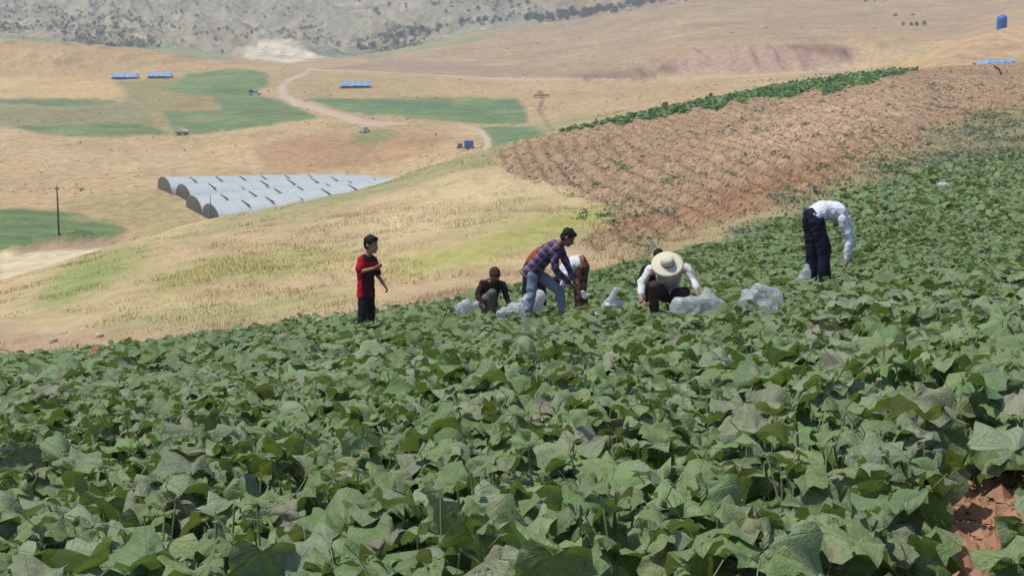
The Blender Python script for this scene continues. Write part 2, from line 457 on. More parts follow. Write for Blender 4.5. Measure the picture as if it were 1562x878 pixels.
ZONES = ['field', 'grass', 'plow', 'valley', 'crop', 'road', 'hill', 'mountain']
def paint(x, y, z):
    """colour and zone of ground points"""
    u, v = project(x, np.maximum(y, 1.5), z)
    n = len(x)
    colr = np.zeros((n, 3)); zone = np.full(n, 3); crop_id = np.full(n, -1)
    E = knot_y(IE, u); C = knot_y(IC, u); MB_ = knot_y(I_MB, u); BT = knot_y(I_BT, u)
    ju = u + 10 * (fbm(x / np.maximum(y, 20) * 90, np.log(np.maximum(y, 2)) * 30, 4, 71) - .5)
    jv = v + 6 * (fbm(x / np.maximum(y, 20) * 110, np.log(np.maximum(y, 2)) * 40, 4, 72) - .5)
    rj = np.random.default_rng(5).uniform(-1, 1, (n, 9))
    edge = E * (1 + 0.05 * (fbm(x / 1.5, y / 2.5, 3, 90) - .5))
    field = (y < edge)
    near = (~field) & (y < C * 1.06)
    far = (~field) & (~near)
    tk = np.clip(fbm(x / 70, y / 26, 4, 87) * 2.4 - .7, 0, 1)[:, None]; tk2 = np.clip(fbm(x / 40 + 9, y / 18, 4, 88) * 2.4 - 1.0, 0, 1)[:, None]
    base_t = lin(TAN) * (1 - .6 * tk) + lin((190, 160, 116)) * .6 * tk
    base_t = base_t * (1 - .5 * tk2) + lin((214, 184, 144)) * .5 * tk2
    colr[far] = base_t[far]; zone[far] = 3
    # right-hand hill and mountain
    hill = far & (y > BT) & (u > 560)
    hk = np.clip(fbm(x / 90, y / 60, 4, 81) * 1.4 - .2, 0, 1)[:, None]
    hc = lin((182, 156, 124)) * (1 - hk) + lin((200, 170, 130)) * hk
    colr[hill] = hc[hill]; zone[hill] = 6
    mt = far & (y > MB_ * (1 + .05 * (fbm(x / 60, y / 200, 3, 83) - .5)))
    k1 = np.clip(fbm(x / 60, y / 90, 4, 84) * 2.2 - .7, 0, 1)[:, None]
    k2 = np.clip(fbm(x / 14, y / 60, 4, 85) * 2.4 - .8, 0, 1)[:, None]
    mc = lin((160, 156, 130)) * (1 - k1) + lin((190, 176, 148)) * k1
    mc = mc * (1 - .5 * k2) + lin((198, 184, 156)) * .5 * k2
    rgt = sstep(760, 900, u)[:, None]
    mc = mc * (1 - rgt) + lin((186, 162, 130)) * rgt
    colr[mt] = mc[mt]; zone[mt] = 7
    for P, c in [([(360, 78), (395, 62), (440, 58), (470, 76), (498, 88), (440, 96), (380, 90)], (236, 220, 192)),
                 ([(-400, 55), (0, 54), (120, 58), (260, 66), (330, 78), (365, 92), (300, 90), (200, 74), (0, 66), (-400, 66)], (164, 166, 128)),
                 ([(540, 82), (620, 66), (740, 50), (760, 56), (640, 78), (560, 90)], (172, 168, 122))]:
        m = far & in_poly(P, ju, jv)
        colr[m] = lin(c) * (0.93 + .14 * k2[m])
    ci = 0
    for zn, P, c in FAR_PAINT:
        m = far & in_poly(P, ju, jv) & (y < MB_)
        fi = far & (y < MB_)
        w = np.zeros(n)
        big = 1.0 if zn == 'crop' else 2.2
        for k in range(5):
            w[fi] += in_poly(P, ju[fi] + (0, 3, -3, 2, -2)[k] * big + 2 * rj[fi, k], jv[fi] + (0, .6, -.6, -.9, .9)[k] * big + .5 * rj[fi, 8 - k]) / 5.0
        colr = colr * (1 - w[:, None]) + lin(c) * w[:, None]
        zone[m] = ZONES.index(zn)
        if zn == 'crop':
            st_ = 1 + .16 * np.sin((x * .35 + y * .94) * 2 * np.pi / (9 + 3 * (ci % 3))) + .5 * (fbm(x / 14, y / 22, 4, 140 + ci) - .5)
            bare = np.clip(fbm(x / 9, y / 12, 4, 160 + ci) * 4 - 2.5, 0, .7)
            colr[m] = (colr * st_[:, None] * (1 - bare[:, None]) + lin((170, 156, 110)) * bare[:, None])[m]
            crop_id[m] = ci; ci += 1
        else:
            crop_id[m] = -1
    for P, W in ROAD_LINES:
        d = dist_line(P, W, u + (ju - u) * .3, v + (jv - v) * .25)
        m = far & (d < 1) & (y < MB_)
        strip = 0.94 + .1 * np.abs(np.sin(d * 4.2))
        colr[m] = (lin((210, 188, 164)) * strip[:, None])[m]; zone[m] = 5; crop_id[m] = -1
    # dark eroded gully
    d = dist_line([(822, 140), (826, 152), (822, 166), (832, 186), (846, 200)], [4, 2.5, 2, 2, 2], ju, jv)
    m = far & (d < 1) & (y < 700)
    colr[m] = lin((150, 122, 92))
    # near slopes
    g1 = np.clip(fbm(x / 5, y / 8, 4, 91) * 2 - .5, 0, 1)[:, None]
    g2 = np.clip(fbm(x / 9 + 5, y / 16, 3, 93) * 2.4 - .8, 0, 1)[:, None]
    gc = lin((212, 190, 146)) * (1 - g1) + lin((188, 174, 126)) * g1
    gc = gc * (1 - .45 * g2) + lin((196, 164, 130)) * .45 * g2
    wk = sstep(880, 1000, u)[:, None]
    gc = gc * (1 - wk) + (lin((172, 152, 116)) * (1 - g1) + lin((158, 150, 108)) * g1) * wk
    colr[near] = gc[near]; zone[near] = 1
    ju2 = u + 60 * (fbm(x / 4, y / 7, 4, 73) - .5); jv2 = v + 26 * (fbm(x / 3, y / 5, 4, 74) - .5)
    for zn, P, c in NEAR_PAINT:
        js = 0.9 if P is PLOUGH else 1.0
        w = np.zeros(n)
        for k in range(9):
            au, av = (k % 3 - 1), (k // 3 - 1)
            sp = .8 if P is PLOUGH else 1.0
            w[near] += in_poly(P, (u + (ju2 - u) * js)[near] + au * 22 * sp + 16 * rj[near, k] * sp, (v + (jv2 - v) * js)[near] + av * 9 * sp + 7 * rj[near, 8 - k] * sp) / 9.0
        colr = colr * (1 - w[:, None]) + lin(c) * w[:, None]
        zone[near & (w > .5)] = ZONES.index(zn)
    colr[field] = lin(SOIL); zone[field] = 0
    return colr * GAIN, zone, crop_id, u, v

# fan-shaped height field
Tcols = np.concatenate([np.linspace(-1.3, -0.34, 42)[:-1], np.linspace(-0.34, 0.34, 600), np.linspace(0.34, 1.3, 42)[1:]])
def logs(a, b, n): return np.exp(np.linspace(math.log(a), math.log(b), n, endpoint=False))
Yrows = np.concatenate([np.linspace(-4.5, 3, 12, endpoint=False), logs(3, 24, 70), logs(24, 60, 120), logs(60, 220, 240), logs(220, 700, 150),
                        logs(700, 1000, 80), logs(1000, 1800, 130), logs(1800, 4800, 30), [4800]])
nr, nc = len(Yrows), len(Tcols)
YY = np.repeat(Yrows, nc)
APEX = 5.0
XX = np.tile(Tcols, nr) * (YY + APEX * np.exp(-np.maximum(YY, 0) / 12.0))
ZZ = terrain(XX, YY)
TCOL, TZONE, TCROP, TU, TV = paint(XX, YY, ZZ)
gi = np.arange(nr * nc).reshape(nr, nc)
quads = np.stack([gi[:-1, :-1], gi[:-1, 1:], gi[1:, 1:], gi[1:, :-1]], -1).reshape(-1, 4)
# smooth the ground-colour field slightly over the grid so that borders are not stepped
tc = TCOL.reshape(nr, nc, 3)
tc2 = tc.copy()
tc2[1:-1, 1:-1] = (tc[1:-1, 1:-1] * 2 + tc[:-2, 1:-1] + tc[2:, 1:-1] + tc[1:-1, :-2] + tc[1:-1, 2:]) / 6
TCOL = tc2.reshape(-1, 3)

# ------------------------------------------------------------------ materials
def new_mat(name):
    m = bpy.data.materials.new(name)
    m.use_nodes = True
    nt = m.node_tree
    nt.nodes.clear()
    out = nt.nodes.new('ShaderNodeOutputMaterial')
    return m, nt, out
def nd(nt, t, **kw):
    n = nt.nodes.new(t)
    for k, v in kw.items():
        setattr(n, k, v)
    return n
def mathn(nt, op, a, b=None, clamp=False):
    n = nd(nt, 'ShaderNodeMath', operation=op, use_clamp=clamp)
    for i, q in enumerate((a, b)):
        if q is None: continue
        if isinstance(q, (int, float)): n.inputs[i].default_value = q
        else: nt.links.new(q, n.inputs[i])
    return n.outputs[0]
def mixc(nt, fac, a, b, mode='MIX'):
    n = nd(nt, 'ShaderNodeMix', data_type='RGBA', blend_type=mode)
    for sock, q in ((n.inputs[0], fac), (n.inputs[6], a), (n.inputs[7], b)):
        if isinstance(q, (int, float)): sock.default_value = q
        elif isinstance(q, tuple): sock.default_value = q
        else: nt.links.new(q, sock)
    return n.outputs[2]
def noise(nt, vec, scale, detail=4, rough=.55):
    n = nd(nt, 'ShaderNodeTexNoise')
    n.inputs['Scale'].default_value = scale
    n.inputs['Detail'].default_value = detail
    n.inputs['Roughness'].default_value = rough
    if vec is not None: nt.links.new(vec, n.inputs['Vector'])
    return n.outputs['Fac']
def ramp(nt, fac, stops):
    n = nd(nt, 'ShaderNodeValToRGB')
    el = n.color_ramp.elements
    while len(el) < len(stops): el.new(0.5)
    for e, (p, c) in zip(el, stops):
        e.position = p
        e.color = c if len(c) == 4 else (*c, 1)
    nt.links.new(fac, n.inputs[0])
    return n.outputs[0]

def ground_mat(name, scales, amount, bump_scale, bump_dist, stretch=(1, 1, 1)):
    m, nt, out = new_mat(name)
    p = nd(nt, 'ShaderNodeBsdfPrincipled')
    p.inputs['Roughness'].default_value = 1.0
    p.inputs['Specular IOR Level'].default_value = 0.1
    a = nd(nt, 'ShaderNodeAttribute', attribute_name='tint')
    g = nd(nt, 'ShaderNodeNewGeometry')
    mp = nd(nt, 'ShaderNodeMapping')
    mp.inputs['Scale'].default_value = stretch
    nt.links.new(g.outputs['Position'], mp.inputs[0])
    c = a.outputs['Color']
    for i, s in enumerate(scales):
        f = noise(nt, mp.outputs[0], s, 5, .62)
        lo, hi = 1 - amount[i], 1 + amount[i]
        k = ramp(nt, f, [(.28, (lo, lo, lo * .97)), (.5, (1, 1, 1)), (.72, (hi, hi, hi * .98))])
        c = mixc(nt, 1.0, c, k, 'MULTIPLY')
    nt.links.new(c, p.inputs['Base Color'])
    b = nd(nt, 'ShaderNodeBump')
    b.inputs['Distance'].default_value = bump_dist
    b.inputs['Strength'].default_value = .8
    nt.links.new(noise(nt, g.outputs['Position'], bump_scale, 5, .6), b.inputs['Height'])
    nt.links.new(b.outputs[0], p.inputs['Normal'])
    nt.links.new(p.outputs[0], out.inputs[0])
    return m

ZMAT = {
 'field': ground_mat('field_soil', (6, 25), (.30, .34), 22, .06),
 'grass': ground_mat('dry_grass_ground', (.35, 2.4), (.14, .16), 3, .08, (1, .5, .6)),
 'plow': ground_mat('ploughed_earth', (.35, 2.2), (.20, .42), 3.2, .25),
 'valley': ground_mat('dry_valley_ground', (.06, .5), (.16, .30), .7, .7, (1, .5, 1)),
 'crop': ground_mat('distant_crop', (.06, .6), (.22, .34), .9, .7),
 'road': ground_mat('dirt_track', (.1, .6), (.06, .1), 1, .1),
 'hill': ground_mat('dry_hillside', (.04, .26), (.18, .30), .4, 1.4, (1, .5, 1)),
 'mountain': ground_mat('mountain_rock', (.03, .13), (.24, .40), .16, 6.0, (1, .35, .5)),
}
ZINFO = {
 'field': ('field_soil', 'reddish brown soil under the cucumber crop', 'soil'),
 'grass': ('grass_slope', 'dry golden and green grassy slope beyond the crop', 'slope'),
 'plow': ('ploughed_slope', 'bare brown ploughed slope above the crop', 'ploughed field'),
 'valley': ('valley_ground', 'tan dry valley ground with mown stubble', 'ground'),
 'road': ('dirt_road', 'pale winding dirt track through the valley', 'road'),
 'hill': ('hill', 'bare tan hillside below the mountain', 'hill'),
 'mountain': ('mountain', 'rocky grey mountainside closing the valley', 'mountain'),
}
CROP_LABELS = ['green crop field beside the utility pole', 'narrow green crop strip under the square of pale stubble',
               'green crop strip along the near edge of the valley fields on the left', 'green crop field next to the blue tarpaulin tents',
               'broad green crop field left of the dirt track', 'long green crop field right of the dirt track',
               'small green crop field behind the ploughed slope']
def sub_mesh(name, fsel):
    q = quads[fsel]
    used, inv = np.unique(q, return_inverse=True)
    return mesh_np(name, np.stack([XX, YY, ZZ], 1)[used], inv.reshape(-1, 4), True, {'tint': TCOL[used]})
fz = TZONE[quads[:, 0]]
fc = TCROP[quads[:, 0]]
for zi, zn in enumerate(ZONES):
    if zn == 'crop':
        for ci in range(7):
            sel = (fz == zi) & (fc == ci)
            if not sel.any(): continue
            me = sub_mesh('crop_field', sel); me.materials.append(ZMAT[zn])
            o = link(bpy.data.objects.new('crop_field', me))
            tag(o, CROP_LABELS[ci], 'crop field', kind='structure')
        continue
    sel = fz == zi
    nm, lb, ct = ZINFO[zn]
    me = sub_mesh(nm, sel); me.materials.append(ZMAT[zn])
    o = link(bpy.data.objects.new(nm, me))
    tag(o, lb, ct, kind='structure')

# ------------------------------------------------------------------ cucumber crop
def leaf_shape(n, ring, seed):
    """outline of a five-lobed cucumber leaf, petiole at the origin, tip towards +y; returns co, faces, uv"""
    r = random.Random(seed)
    pts = []
    fold = r.uniform(-.05, .16); droop = r.uniform(.12, .42); wav = r.uniform(.06, .17); ph = r.uniform(0, 6.3); tw = r.uniform(-.22, .22)
    curl = r.uniform(-.05, .25); ru1 = r.uniform(.01, .045); ru2 = r.uniform(.0, .025)
    def zf(x, y):
        rr = math.hypot(x, y - .35)
        a = math.atan2(x, y - .1)
        return (-droop * rr * rr + fold * abs(x) * 1.3 + wav * math.sin(a * 5 + ph) * rr * 1.6 + tw * x * (y - .3) - curl * max(0, y - .55) ** 2 * 2
                + .025 * math.sin(11 * x + ph) * math.cos(9 * y + ph))
    for i in range(n):
        th = -math.pi + 2 * math.pi * (i + .5) / n      # 0 = tip
        lobe = .055 * math.cos(5 * th) + .03 * math.cos(2 * th)
        rad = .49 + lobe + (.018 if i % 2 else -.018) + r.uniform(-.02, .02)
        if abs(th) > 2.75: rad *= .80
        pts.append((rad * math.sin(th) * 1.06, .40 + rad * math.cos(th)))
    co = [(0, .06, zf(0, .06))]
    uv = [(0, 0.06)]
    rings_ = [] if not ring else ([.55] if ring == 1 else [.38, .74])
    for q_ in rings_:
        for x, y in pts:
            xx_, yy_ = x * q_ * .97, .06 + (y - .06) * q_
            co.append((xx_, yy_, zf(xx_, yy_) + .014)); uv.append((xx_, yy_))
    for x, y in pts:
        th_ = math.atan2(x, y - .40)
        co.append((x, y, zf(x, y) + ru1 * math.sin(7 * th_ + ph * 2) + ru2 * math.sin(12 * th_ + ph * 3))); uv.append((x, y))
    fa = []
    for i in range(n - 1):
        fa.append((0, 2 + i, 1 + i))
        for k in range(len(rings_)):
            a, b = 1 + k * n, 1 + (k + 1) * n
            fa.append((a + i, a + i + 1, b + i + 1)); fa.append((a + i, b + i + 1, b + i))
    return np.array(co), np.array(fa), np.array(uv)

def leaf_mat(name, from_object):
    m, nt, out = new_mat(name)
    L = nt.links
    if from_object:
        oi = nd(nt, 'ShaderNodeObjectInfo')
        base = oi.outputs['Color']; rnd = oi.outputs['Random']
    else:
        a = nd(nt, 'ShaderNodeAttribute', attribute_name='tint')
        base = a.outputs['Color']
        g0 = nd(nt, 'ShaderNodeNewGeometry'); rnd = g0.outputs['Random Per Island']
    uvn = nd(nt, 'ShaderNodeUVMap', uv_map='uv')
    sp = nd(nt, 'ShaderNodeSeparateXYZ'); L.new(uvn.outputs[0], sp.inputs[0])
    ang = mathn(nt, 'ARCTAN2', sp.outputs[0], sp.outputs[1])
    rad = mathn(nt, 'SQRT', mathn(nt, 'ADD', mathn(nt, 'MULTIPLY', sp.outputs[0], sp.outputs[0]), mathn(nt, 'MULTIPLY', sp.outputs[1], sp.outputs[1])))
    sv = mathn(nt, 'MULTIPLY', mathn(nt, 'ABSOLUTE', mathn(nt, 'SINE', mathn(nt, 'MULTIPLY', ang, 5.0))), rad)
    vein = mathn(nt, 'SUBTRACT', 1.0, mathn(nt, 'DIVIDE', sv, .045), True)
    comb = nd(nt, 'ShaderNodeCombineXYZ'); L.new(sp.outputs[0], comb.inputs[0]); L.new(sp.outputs[1], comb.inputs[1])
    L.new(mathn(nt, 'MULTIPLY', rnd, 37.0), comb.inputs[2])
    dust = noise(nt, comb.outputs[0], 3.5, 4, .6)
    fine = noise(nt, comb.outputs[0], 16, 4, .6)
    c = mixc(nt, mathn(nt, 'MULTIPLY', vein, .38), base, alb4((170, 182, 140)))
    dk = ramp(nt, dust, [(.42, (0, 0, 0)), (.72, (1, 1, 1))])
    c = mixc(nt, mathn(nt, 'MULTIPLY', dk, .42), c, alb4((172, 176, 156)))
    k = ramp(nt, fine, [(.3, (.82, .84, .8)), (.7, (1.14, 1.12, 1.14))])
    c = mixc(nt, 1.0, c, k, 'MULTIPLY')
    # dry scorched blotches on some leaves
    bl = mathn(nt, 'MULTIPLY', mathn(nt, 'GREATER_THAN', rnd, .80), ramp(nt, noise(nt, comb.outputs[0], 5, 3), [(.52, (0, 0, 0)), (.60, (1, 1, 1))]))
    c = mixc(nt, mathn(nt, 'MULTIPLY', bl, .6), c, alb4((186, 174, 132)))
    p = nd(nt, 'ShaderNodeBsdfPrincipled')
    p.inputs['Roughness'].default_value = .52
    p.inputs['Specular IOR Level'].default_value = .35
    L.new(c, p.inputs['Base Color'])
    tr = nd(nt, 'ShaderNodeBsdfTranslucent')
    tcx = mixc(nt, .55, mixc(nt, 1.0, c, (1.2, 1.30, .5, 1), 'MULTIPLY'), alb4((128, 150, 60)))
    L.new(tcx, tr.inputs[0])
    b = nd(nt, 'ShaderNodeBump'); b.inputs['Strength'].default_value = .55; b.inputs['Distance'].default_value = .012
    hgt = mathn(nt, 'SUBTRACT', fine, mathn(nt, 'MULTIPLY', vein, .8))
    L.new(hgt, b.inputs['Height']); L.new(b.outputs[0], p.inputs['Normal'])
    mx = nd(nt, 'ShaderNodeMixShader'); mx.inputs[0].default_value = .28
    L.new(p.outputs[0], mx.inputs[1]); L.new(tr.outputs[0], mx.inputs[2])
    L.new(mx.outputs[0], out.inputs[0])
    return m
LEAF_OBJ = leaf_mat('cucumber_leaf', True)
LEAF_STUFF = leaf_mat('cucumber_leaf_field', False)

def plain(name, c, rough=.7, spec=.3, var=.12, scale=8, trans=0.0, bump=0.0):
    m, nt, out = new_mat(name)
    p = nd(nt, 'ShaderNodeBsdfPrincipled')
    p.inputs['Roughness'].default_value = rough
    p.inputs['Specular IOR Level'].default_value = spec
    tcn = nd(nt, 'ShaderNodeTexCoord')
    f = noise(nt, tcn.outputs['Object'], scale, 4, .6)
    k = ramp(nt, f, [(.3, (1 - var,) * 3), (.7, (1 + var,) * 3)])
    cc = mixc(nt, 1.0, alb4(c), k, 'MULTIPLY')
    nt.links.new(cc, p.inputs['Base Color'])
    if bump:
        b = nd(nt, 'ShaderNodeBump'); b.inputs['Distance'].default_value = bump; b.inputs['Strength'].default_value = .7
        nt.links.new(f, b.inputs['Height']); nt.links.new(b.outputs[0], p.inputs['Normal'])
    if trans:
        t = nd(nt, 'ShaderNodeBsdfTranslucent'); nt.links.new(cc, t.inputs[0])
        mx = nd(nt, 'ShaderNodeMixShader'); mx.inputs[0].default_value = trans
        nt.links.new(p.outputs[0], mx.inputs[1]); nt.links.new(t.outputs[0], mx.inputs[2]); nt.links.new(mx.outputs[0], out.inputs[0])
    else:
        nt.links.new(p.outputs[0], out.inputs[0])
    return m
def attr_mat(name, rough=.85, var=.12, scale=10, trans=0.0, spec=.15, bump=.0):
    """own colour stored on the mesh"""
    m, nt, out = new_mat(name)
    p = nd(nt, 'ShaderNodeBsdfPrincipled')
    p.inputs['Roughness'].default_value = rough
    p.inputs['Specular IOR Level'].default_value = spec
    a = nd(nt, 'ShaderNodeAttribute', attribute_name='tint')
    g = nd(nt, 'ShaderNodeNewGeometry')
    f = noise(nt, g.outputs['Position'], scale, 4, .6)
    k = ramp(nt, f, [(.3, (1 - var,) * 3), (.7, (1 + var,) * 3)])
    cc = mixc(nt, 1.0, a.outputs['Color'], k, 'MULTIPLY')
    nt.links.new(cc, p.inputs['Base Color'])
    if bump:
        b = nd(nt, 'ShaderNodeBump'); b.inputs['Distance'].default_value = bump; b.inputs['Strength'].default_value = .6
        nt.links.new(f, b.inputs['Height']); nt.links.new(b.outputs[0], p.inputs['Normal'])
    if trans:
        t = nd(nt, 'ShaderNodeBsdfTranslucent'); nt.links.new(cc, t.inputs[0])
        mx = nd(nt, 'ShaderNodeMixShader'); mx.inputs[0].default_value = trans
        nt.links.new(p.outputs[0], mx.inputs[1]); nt.links.new(t.outputs[0], mx.inputs[2]); nt.links.new(mx.outputs[0], out.inputs[0])
    else:
        nt.links.new(p.outputs[0], out.inputs[0])
    return m
STALK = plain('cucumber_stalk', (150, 166, 112), .6, .3, .15, 30, .2)
PETAL = plain('yellow_petal', (236, 196, 50), .5, .3, .1, 20, .3)

LEAF_COLS = [(134, 160, 102), (124, 154, 86), (146, 166, 116), (136, 158, 94), (114, 144, 78), (148, 164, 124)]
YOUNG = (138, 164, 98)
DRY = (164, 164, 134)
def leaf_colour(r):
    q = r.random()
    if q < .80: c = r.choice(LEAF_COLS)
    elif q < .93: c = YOUNG if r.random() < .45 else (122, 154, 92)
    else: c = DRY if r.random() < .5 else (150, 156, 122)
    k = r.uniform(.84, 1.28)
    a = alb(c) * k
    return (float(a[0]), float(a[1]), float(a[2]), 1.0)

leaf_meshes = []
for i in range(10):
    co, fa, uv = leaf_shape(22, 2, 100 + i)
    me = mesh_np('leaf', co, fa, True, uv=uv)
    me.materials.append(LEAF_OBJ)
    leaf_meshes.append(me)
petal_mesh = None
def make_flower_mesh():
    v = []; f = []
    for k in range(5):
        a = 2 * math.pi * k / 5
        b = len(v)
        ca, sa = math.cos(a), math.sin(a)
        for rr, w, z in ((.1, .12, 0), (.55, .36, .16), (1, .1, .12)):
            for sgn in (-1, 1):
                v.append((ca * rr - sa * w * sgn, sa * rr + ca * w * sgn, z))
        f += [(b, b + 1, b + 3, b + 2), (b + 2, b + 3, b + 5, b + 4)]
    me = bpy.data.meshes.new('flower'); me.from_pydata(v, [], f); me.update()
    me.materials.append(PETAL)
    return me
flower_mesh = make_flower_mesh()

def leaf_matrix(px, py, pz, yaw, pitch, roll, size):
    return (Matrix.Translation((px, py, pz)) @ Matrix.Rotation(yaw, 4, 'Z') @ Matrix.Rotation(pitch, 4, 'X') @
            Matrix.Rotation(roll, 4, 'Y') @ Matrix.Scale(size, 4))
def make_plant_proto(seed, nleaf):
    r = random.Random(seed)
    leaves = []; mb = MB()
    vine = [Vector((0, 0, 0))]
    d = r.uniform(0, 6.28)
    for k in range(4):
        d += r.uniform(-.6, .6)
        vine.append(vine[-1] + Vector((math.cos(d) * .10, math.sin(d) * .10, r.uniform(.0, .045))))
    mb.tube(vine, [.007, .007, .006, .005, .003], 5)
    for k in range(nleaf):
        rr = .27 * math.sqrt(r.random()); a = r.uniform(0, 6.283)
        x, y = rr * math.cos(a), rr * math.sin(a)
        small = r.random() < .13
        size = r.uniform(.05, .085) if small else r.triangular(.085, .20, .135)
        z = .08 + .27 * r.random() ** .8 if not small else r.uniform(.24, .40)
        yaw = a - math.pi / 2 + r.uniform(-.9, .9)
        pitch = r.gauss(-.50, .40); roll = r.gauss(0, .34)
        base = Vector((x * .72 + r.uniform(-.03, .03), y * .72 + r.uniform(-.03, .03), 0.0))
        mb.tube([vine[k % 5], base + Vector((0, 0, .004)), base + Vector((0, 0, .02))], [.004, .0042, .0042], 4, False)
        top = Vector((x, y, z - .004))
        mid = base.lerp(top, .55) - Vector((x, y, 0)) * .05
        mid = mid + Vector((r.uniform(-.025, .025), r.uniform(-.025, .025), 0))
        if r.random() < .55: mb.tube([base, mid, top], [.0042, .0036, .0028], 4, False)
        leaves.append((r.randrange(10), leaf_matrix(x, y, z, yaw, pitch, roll, size), small))
    if r.random() < .7:                      # a curling tendril
        p0 = vine[3] + Vector((0, 0, .1)); pts = [vine[3], vine[3] + Vector((.01, 0, .06))]
        for q in range(9):
            pts.append(p0 + Vector((.03 * math.cos(q * .9 + seed), .03 * math.sin(q * .9 + seed), .028 * q)))
        mb.tube(pts, .0016, 3, False)
    stem = mb.mesh('stem', True); stem.materials.append(STALK)
    flw = [(Vector((r.uniform(-.2, .2), r.uniform(-.2, .2), r.uniform(.2, .32))), r.uniform(.016, .024)) for _ in range(r.choice((0, 0, 1)))]
    return stem, leaves, flw
PROTO = [make_plant_proto(500 + i, 20) for i in range(12)]

# bare soil gaps near the camera
GAPS = [(ground_at(1500, 770), .20), (ground_at(1400, 850), .16), (ground_at(1330, 790), .07), (ground_at(880, 745), .05), (ground_at(1545, 845), .12)]
def in_gap(x, y, k=1.0):
    for g, r_ in GAPS:
        if (x - g.x) ** 2 + ((y - g.y) * .8) ** 2 < (r_ * k) ** 2: return True
    return False
rp = random.Random(21)
NEAR_END = 8.4
spots = []
tries = 0
while len(spots) < 290 and tries < 60000:
    tries += 1
    y = math.sqrt(rp.uniform(2.75 ** 2, NEAR_END ** 2)); x = rp.uniform(-.325, .325) * y + rp.uniform(-.12, .12)
    if in_gap(x, y, 1.5) or (1400 < CX + F * x / y < 1530 and y < 3.7): continue
    if any((x - a) ** 2 + (y - b) ** 2 < .195 ** 2 for a, b in spots): continue
    spots.append((x, y))
SOIL_GAPS = [[(1405, 735), (1475, 715), (1562, 715), (1575, 830), (1520, 870), (1440, 850), (1400, 790)], [(1375, 830), (1470, 810), (1520, 878), (1500, 940), (1390, 940)],
             [(1280, 755), (1335, 750), (1350, 800), (1290, 810)], [(850, 715), (905, 715), (905, 770), (850, 770)]]
spot_z = terrain([q[0] for q in spots], [q[1] for q in spots])
for (x, y), pz_ in zip(spots, spot_z):
    st, lv, fl = PROTO[rp.randrange(len(PROTO))]
    hz = .86 + .34 * float(vnoise(x * 1.4, y * 1.4, 6))
    root = empty('cucumber_plant', (x, y, float(pz_)), rp.uniform(0, 6.283))
    root.scale = (1, 1, hz)
    tag(root, 'leafy cucumber plant in the front rows of the crop', 'cucumber plant', 'cucumber plants in the front rows')
    culled = 0
    root_m = Matrix.Translation(root.location) @ Matrix.Rotation(root.rotation_euler.z, 4, 'Z') @ Matrix.Diagonal((1, 1, hz, 1))
    for mi, M, small in lv:
        if y < 5.6 and x > .5:
            lw = root_m @ M.translation
            lu, lv_ = project(lw.x, lw.y, lw.z)
            if rp.random() < .93 and any(in_poly(q_, np.array([lu]), np.array([lv_]))[0] for q_ in SOIL_GAPS):
                culled += 1; continue
        o = bpy.data.objects.new('leaf', leaf_meshes[mi])
        o.parent = root
        o.matrix_local = M
        if small:
            a = alb(YOUNG) * rp.uniform(.85, 1.1); o.color = (a[0], a[1], a[2], 1)
        else:
            o.color = leaf_colour(rp)
        COL.objects.link(o)
    if culled < 3:
        link(bpy.data.objects.new('stem', st), root)
    for p, s_ in fl:
        if rp.random() < .06:
            o = bpy.data.objects.new('flower', flower_mesh); o.parent = root
            o.location = p; o.scale = (s_,) * 3; o.rotation_euler = (rp.uniform(.3, 1.1), 0, rp.uniform(0, 6))
            COL.objects.link(o)

rc = np.random.default_rng(55)
nC = 2600
ycr = rc.uniform(3.4, 6.2, nC); xcr = (rc.uniform(1270, 1600, nC) - CX) / F * ycr
szc = rc.gamma(1.6, .006, nC) + .004
octa = np.array([(1, 0, 0), (-1, 0, 0), (0, 1, 0), (0, -1, 0), (0, 0, .8), (0, 0, -.6)], float)
of = np.array([(0, 2, 4), (2, 1, 4), (1, 3, 4), (3, 0, 4), (2, 0, 5), (1, 2, 5), (3, 1, 5), (0, 3, 5)])
Pc = octa[None] * (1 + rc.uniform(-.45, .45, (nC, 6, 3))) * szc[:, None, None] + np.stack([xcr, ycr, terrain(xcr, ycr) + szc * .2], 1)[:, None, :]
me = mesh_np('soil_crumbs', Pc.reshape(-1, 3), (of[None] + (np.arange(nC) * 6)[:, None, None]).reshape(-1, 3), False)
me.materials.append(plain('soil_crumb', (184, 142, 114), 1, .05, .25, 9))
tag(link(bpy.data.objects.new('soil_crumbs', me)), 'crumbs of reddish soil in the gap between the nearest plants', 'soil', kind='stuff')
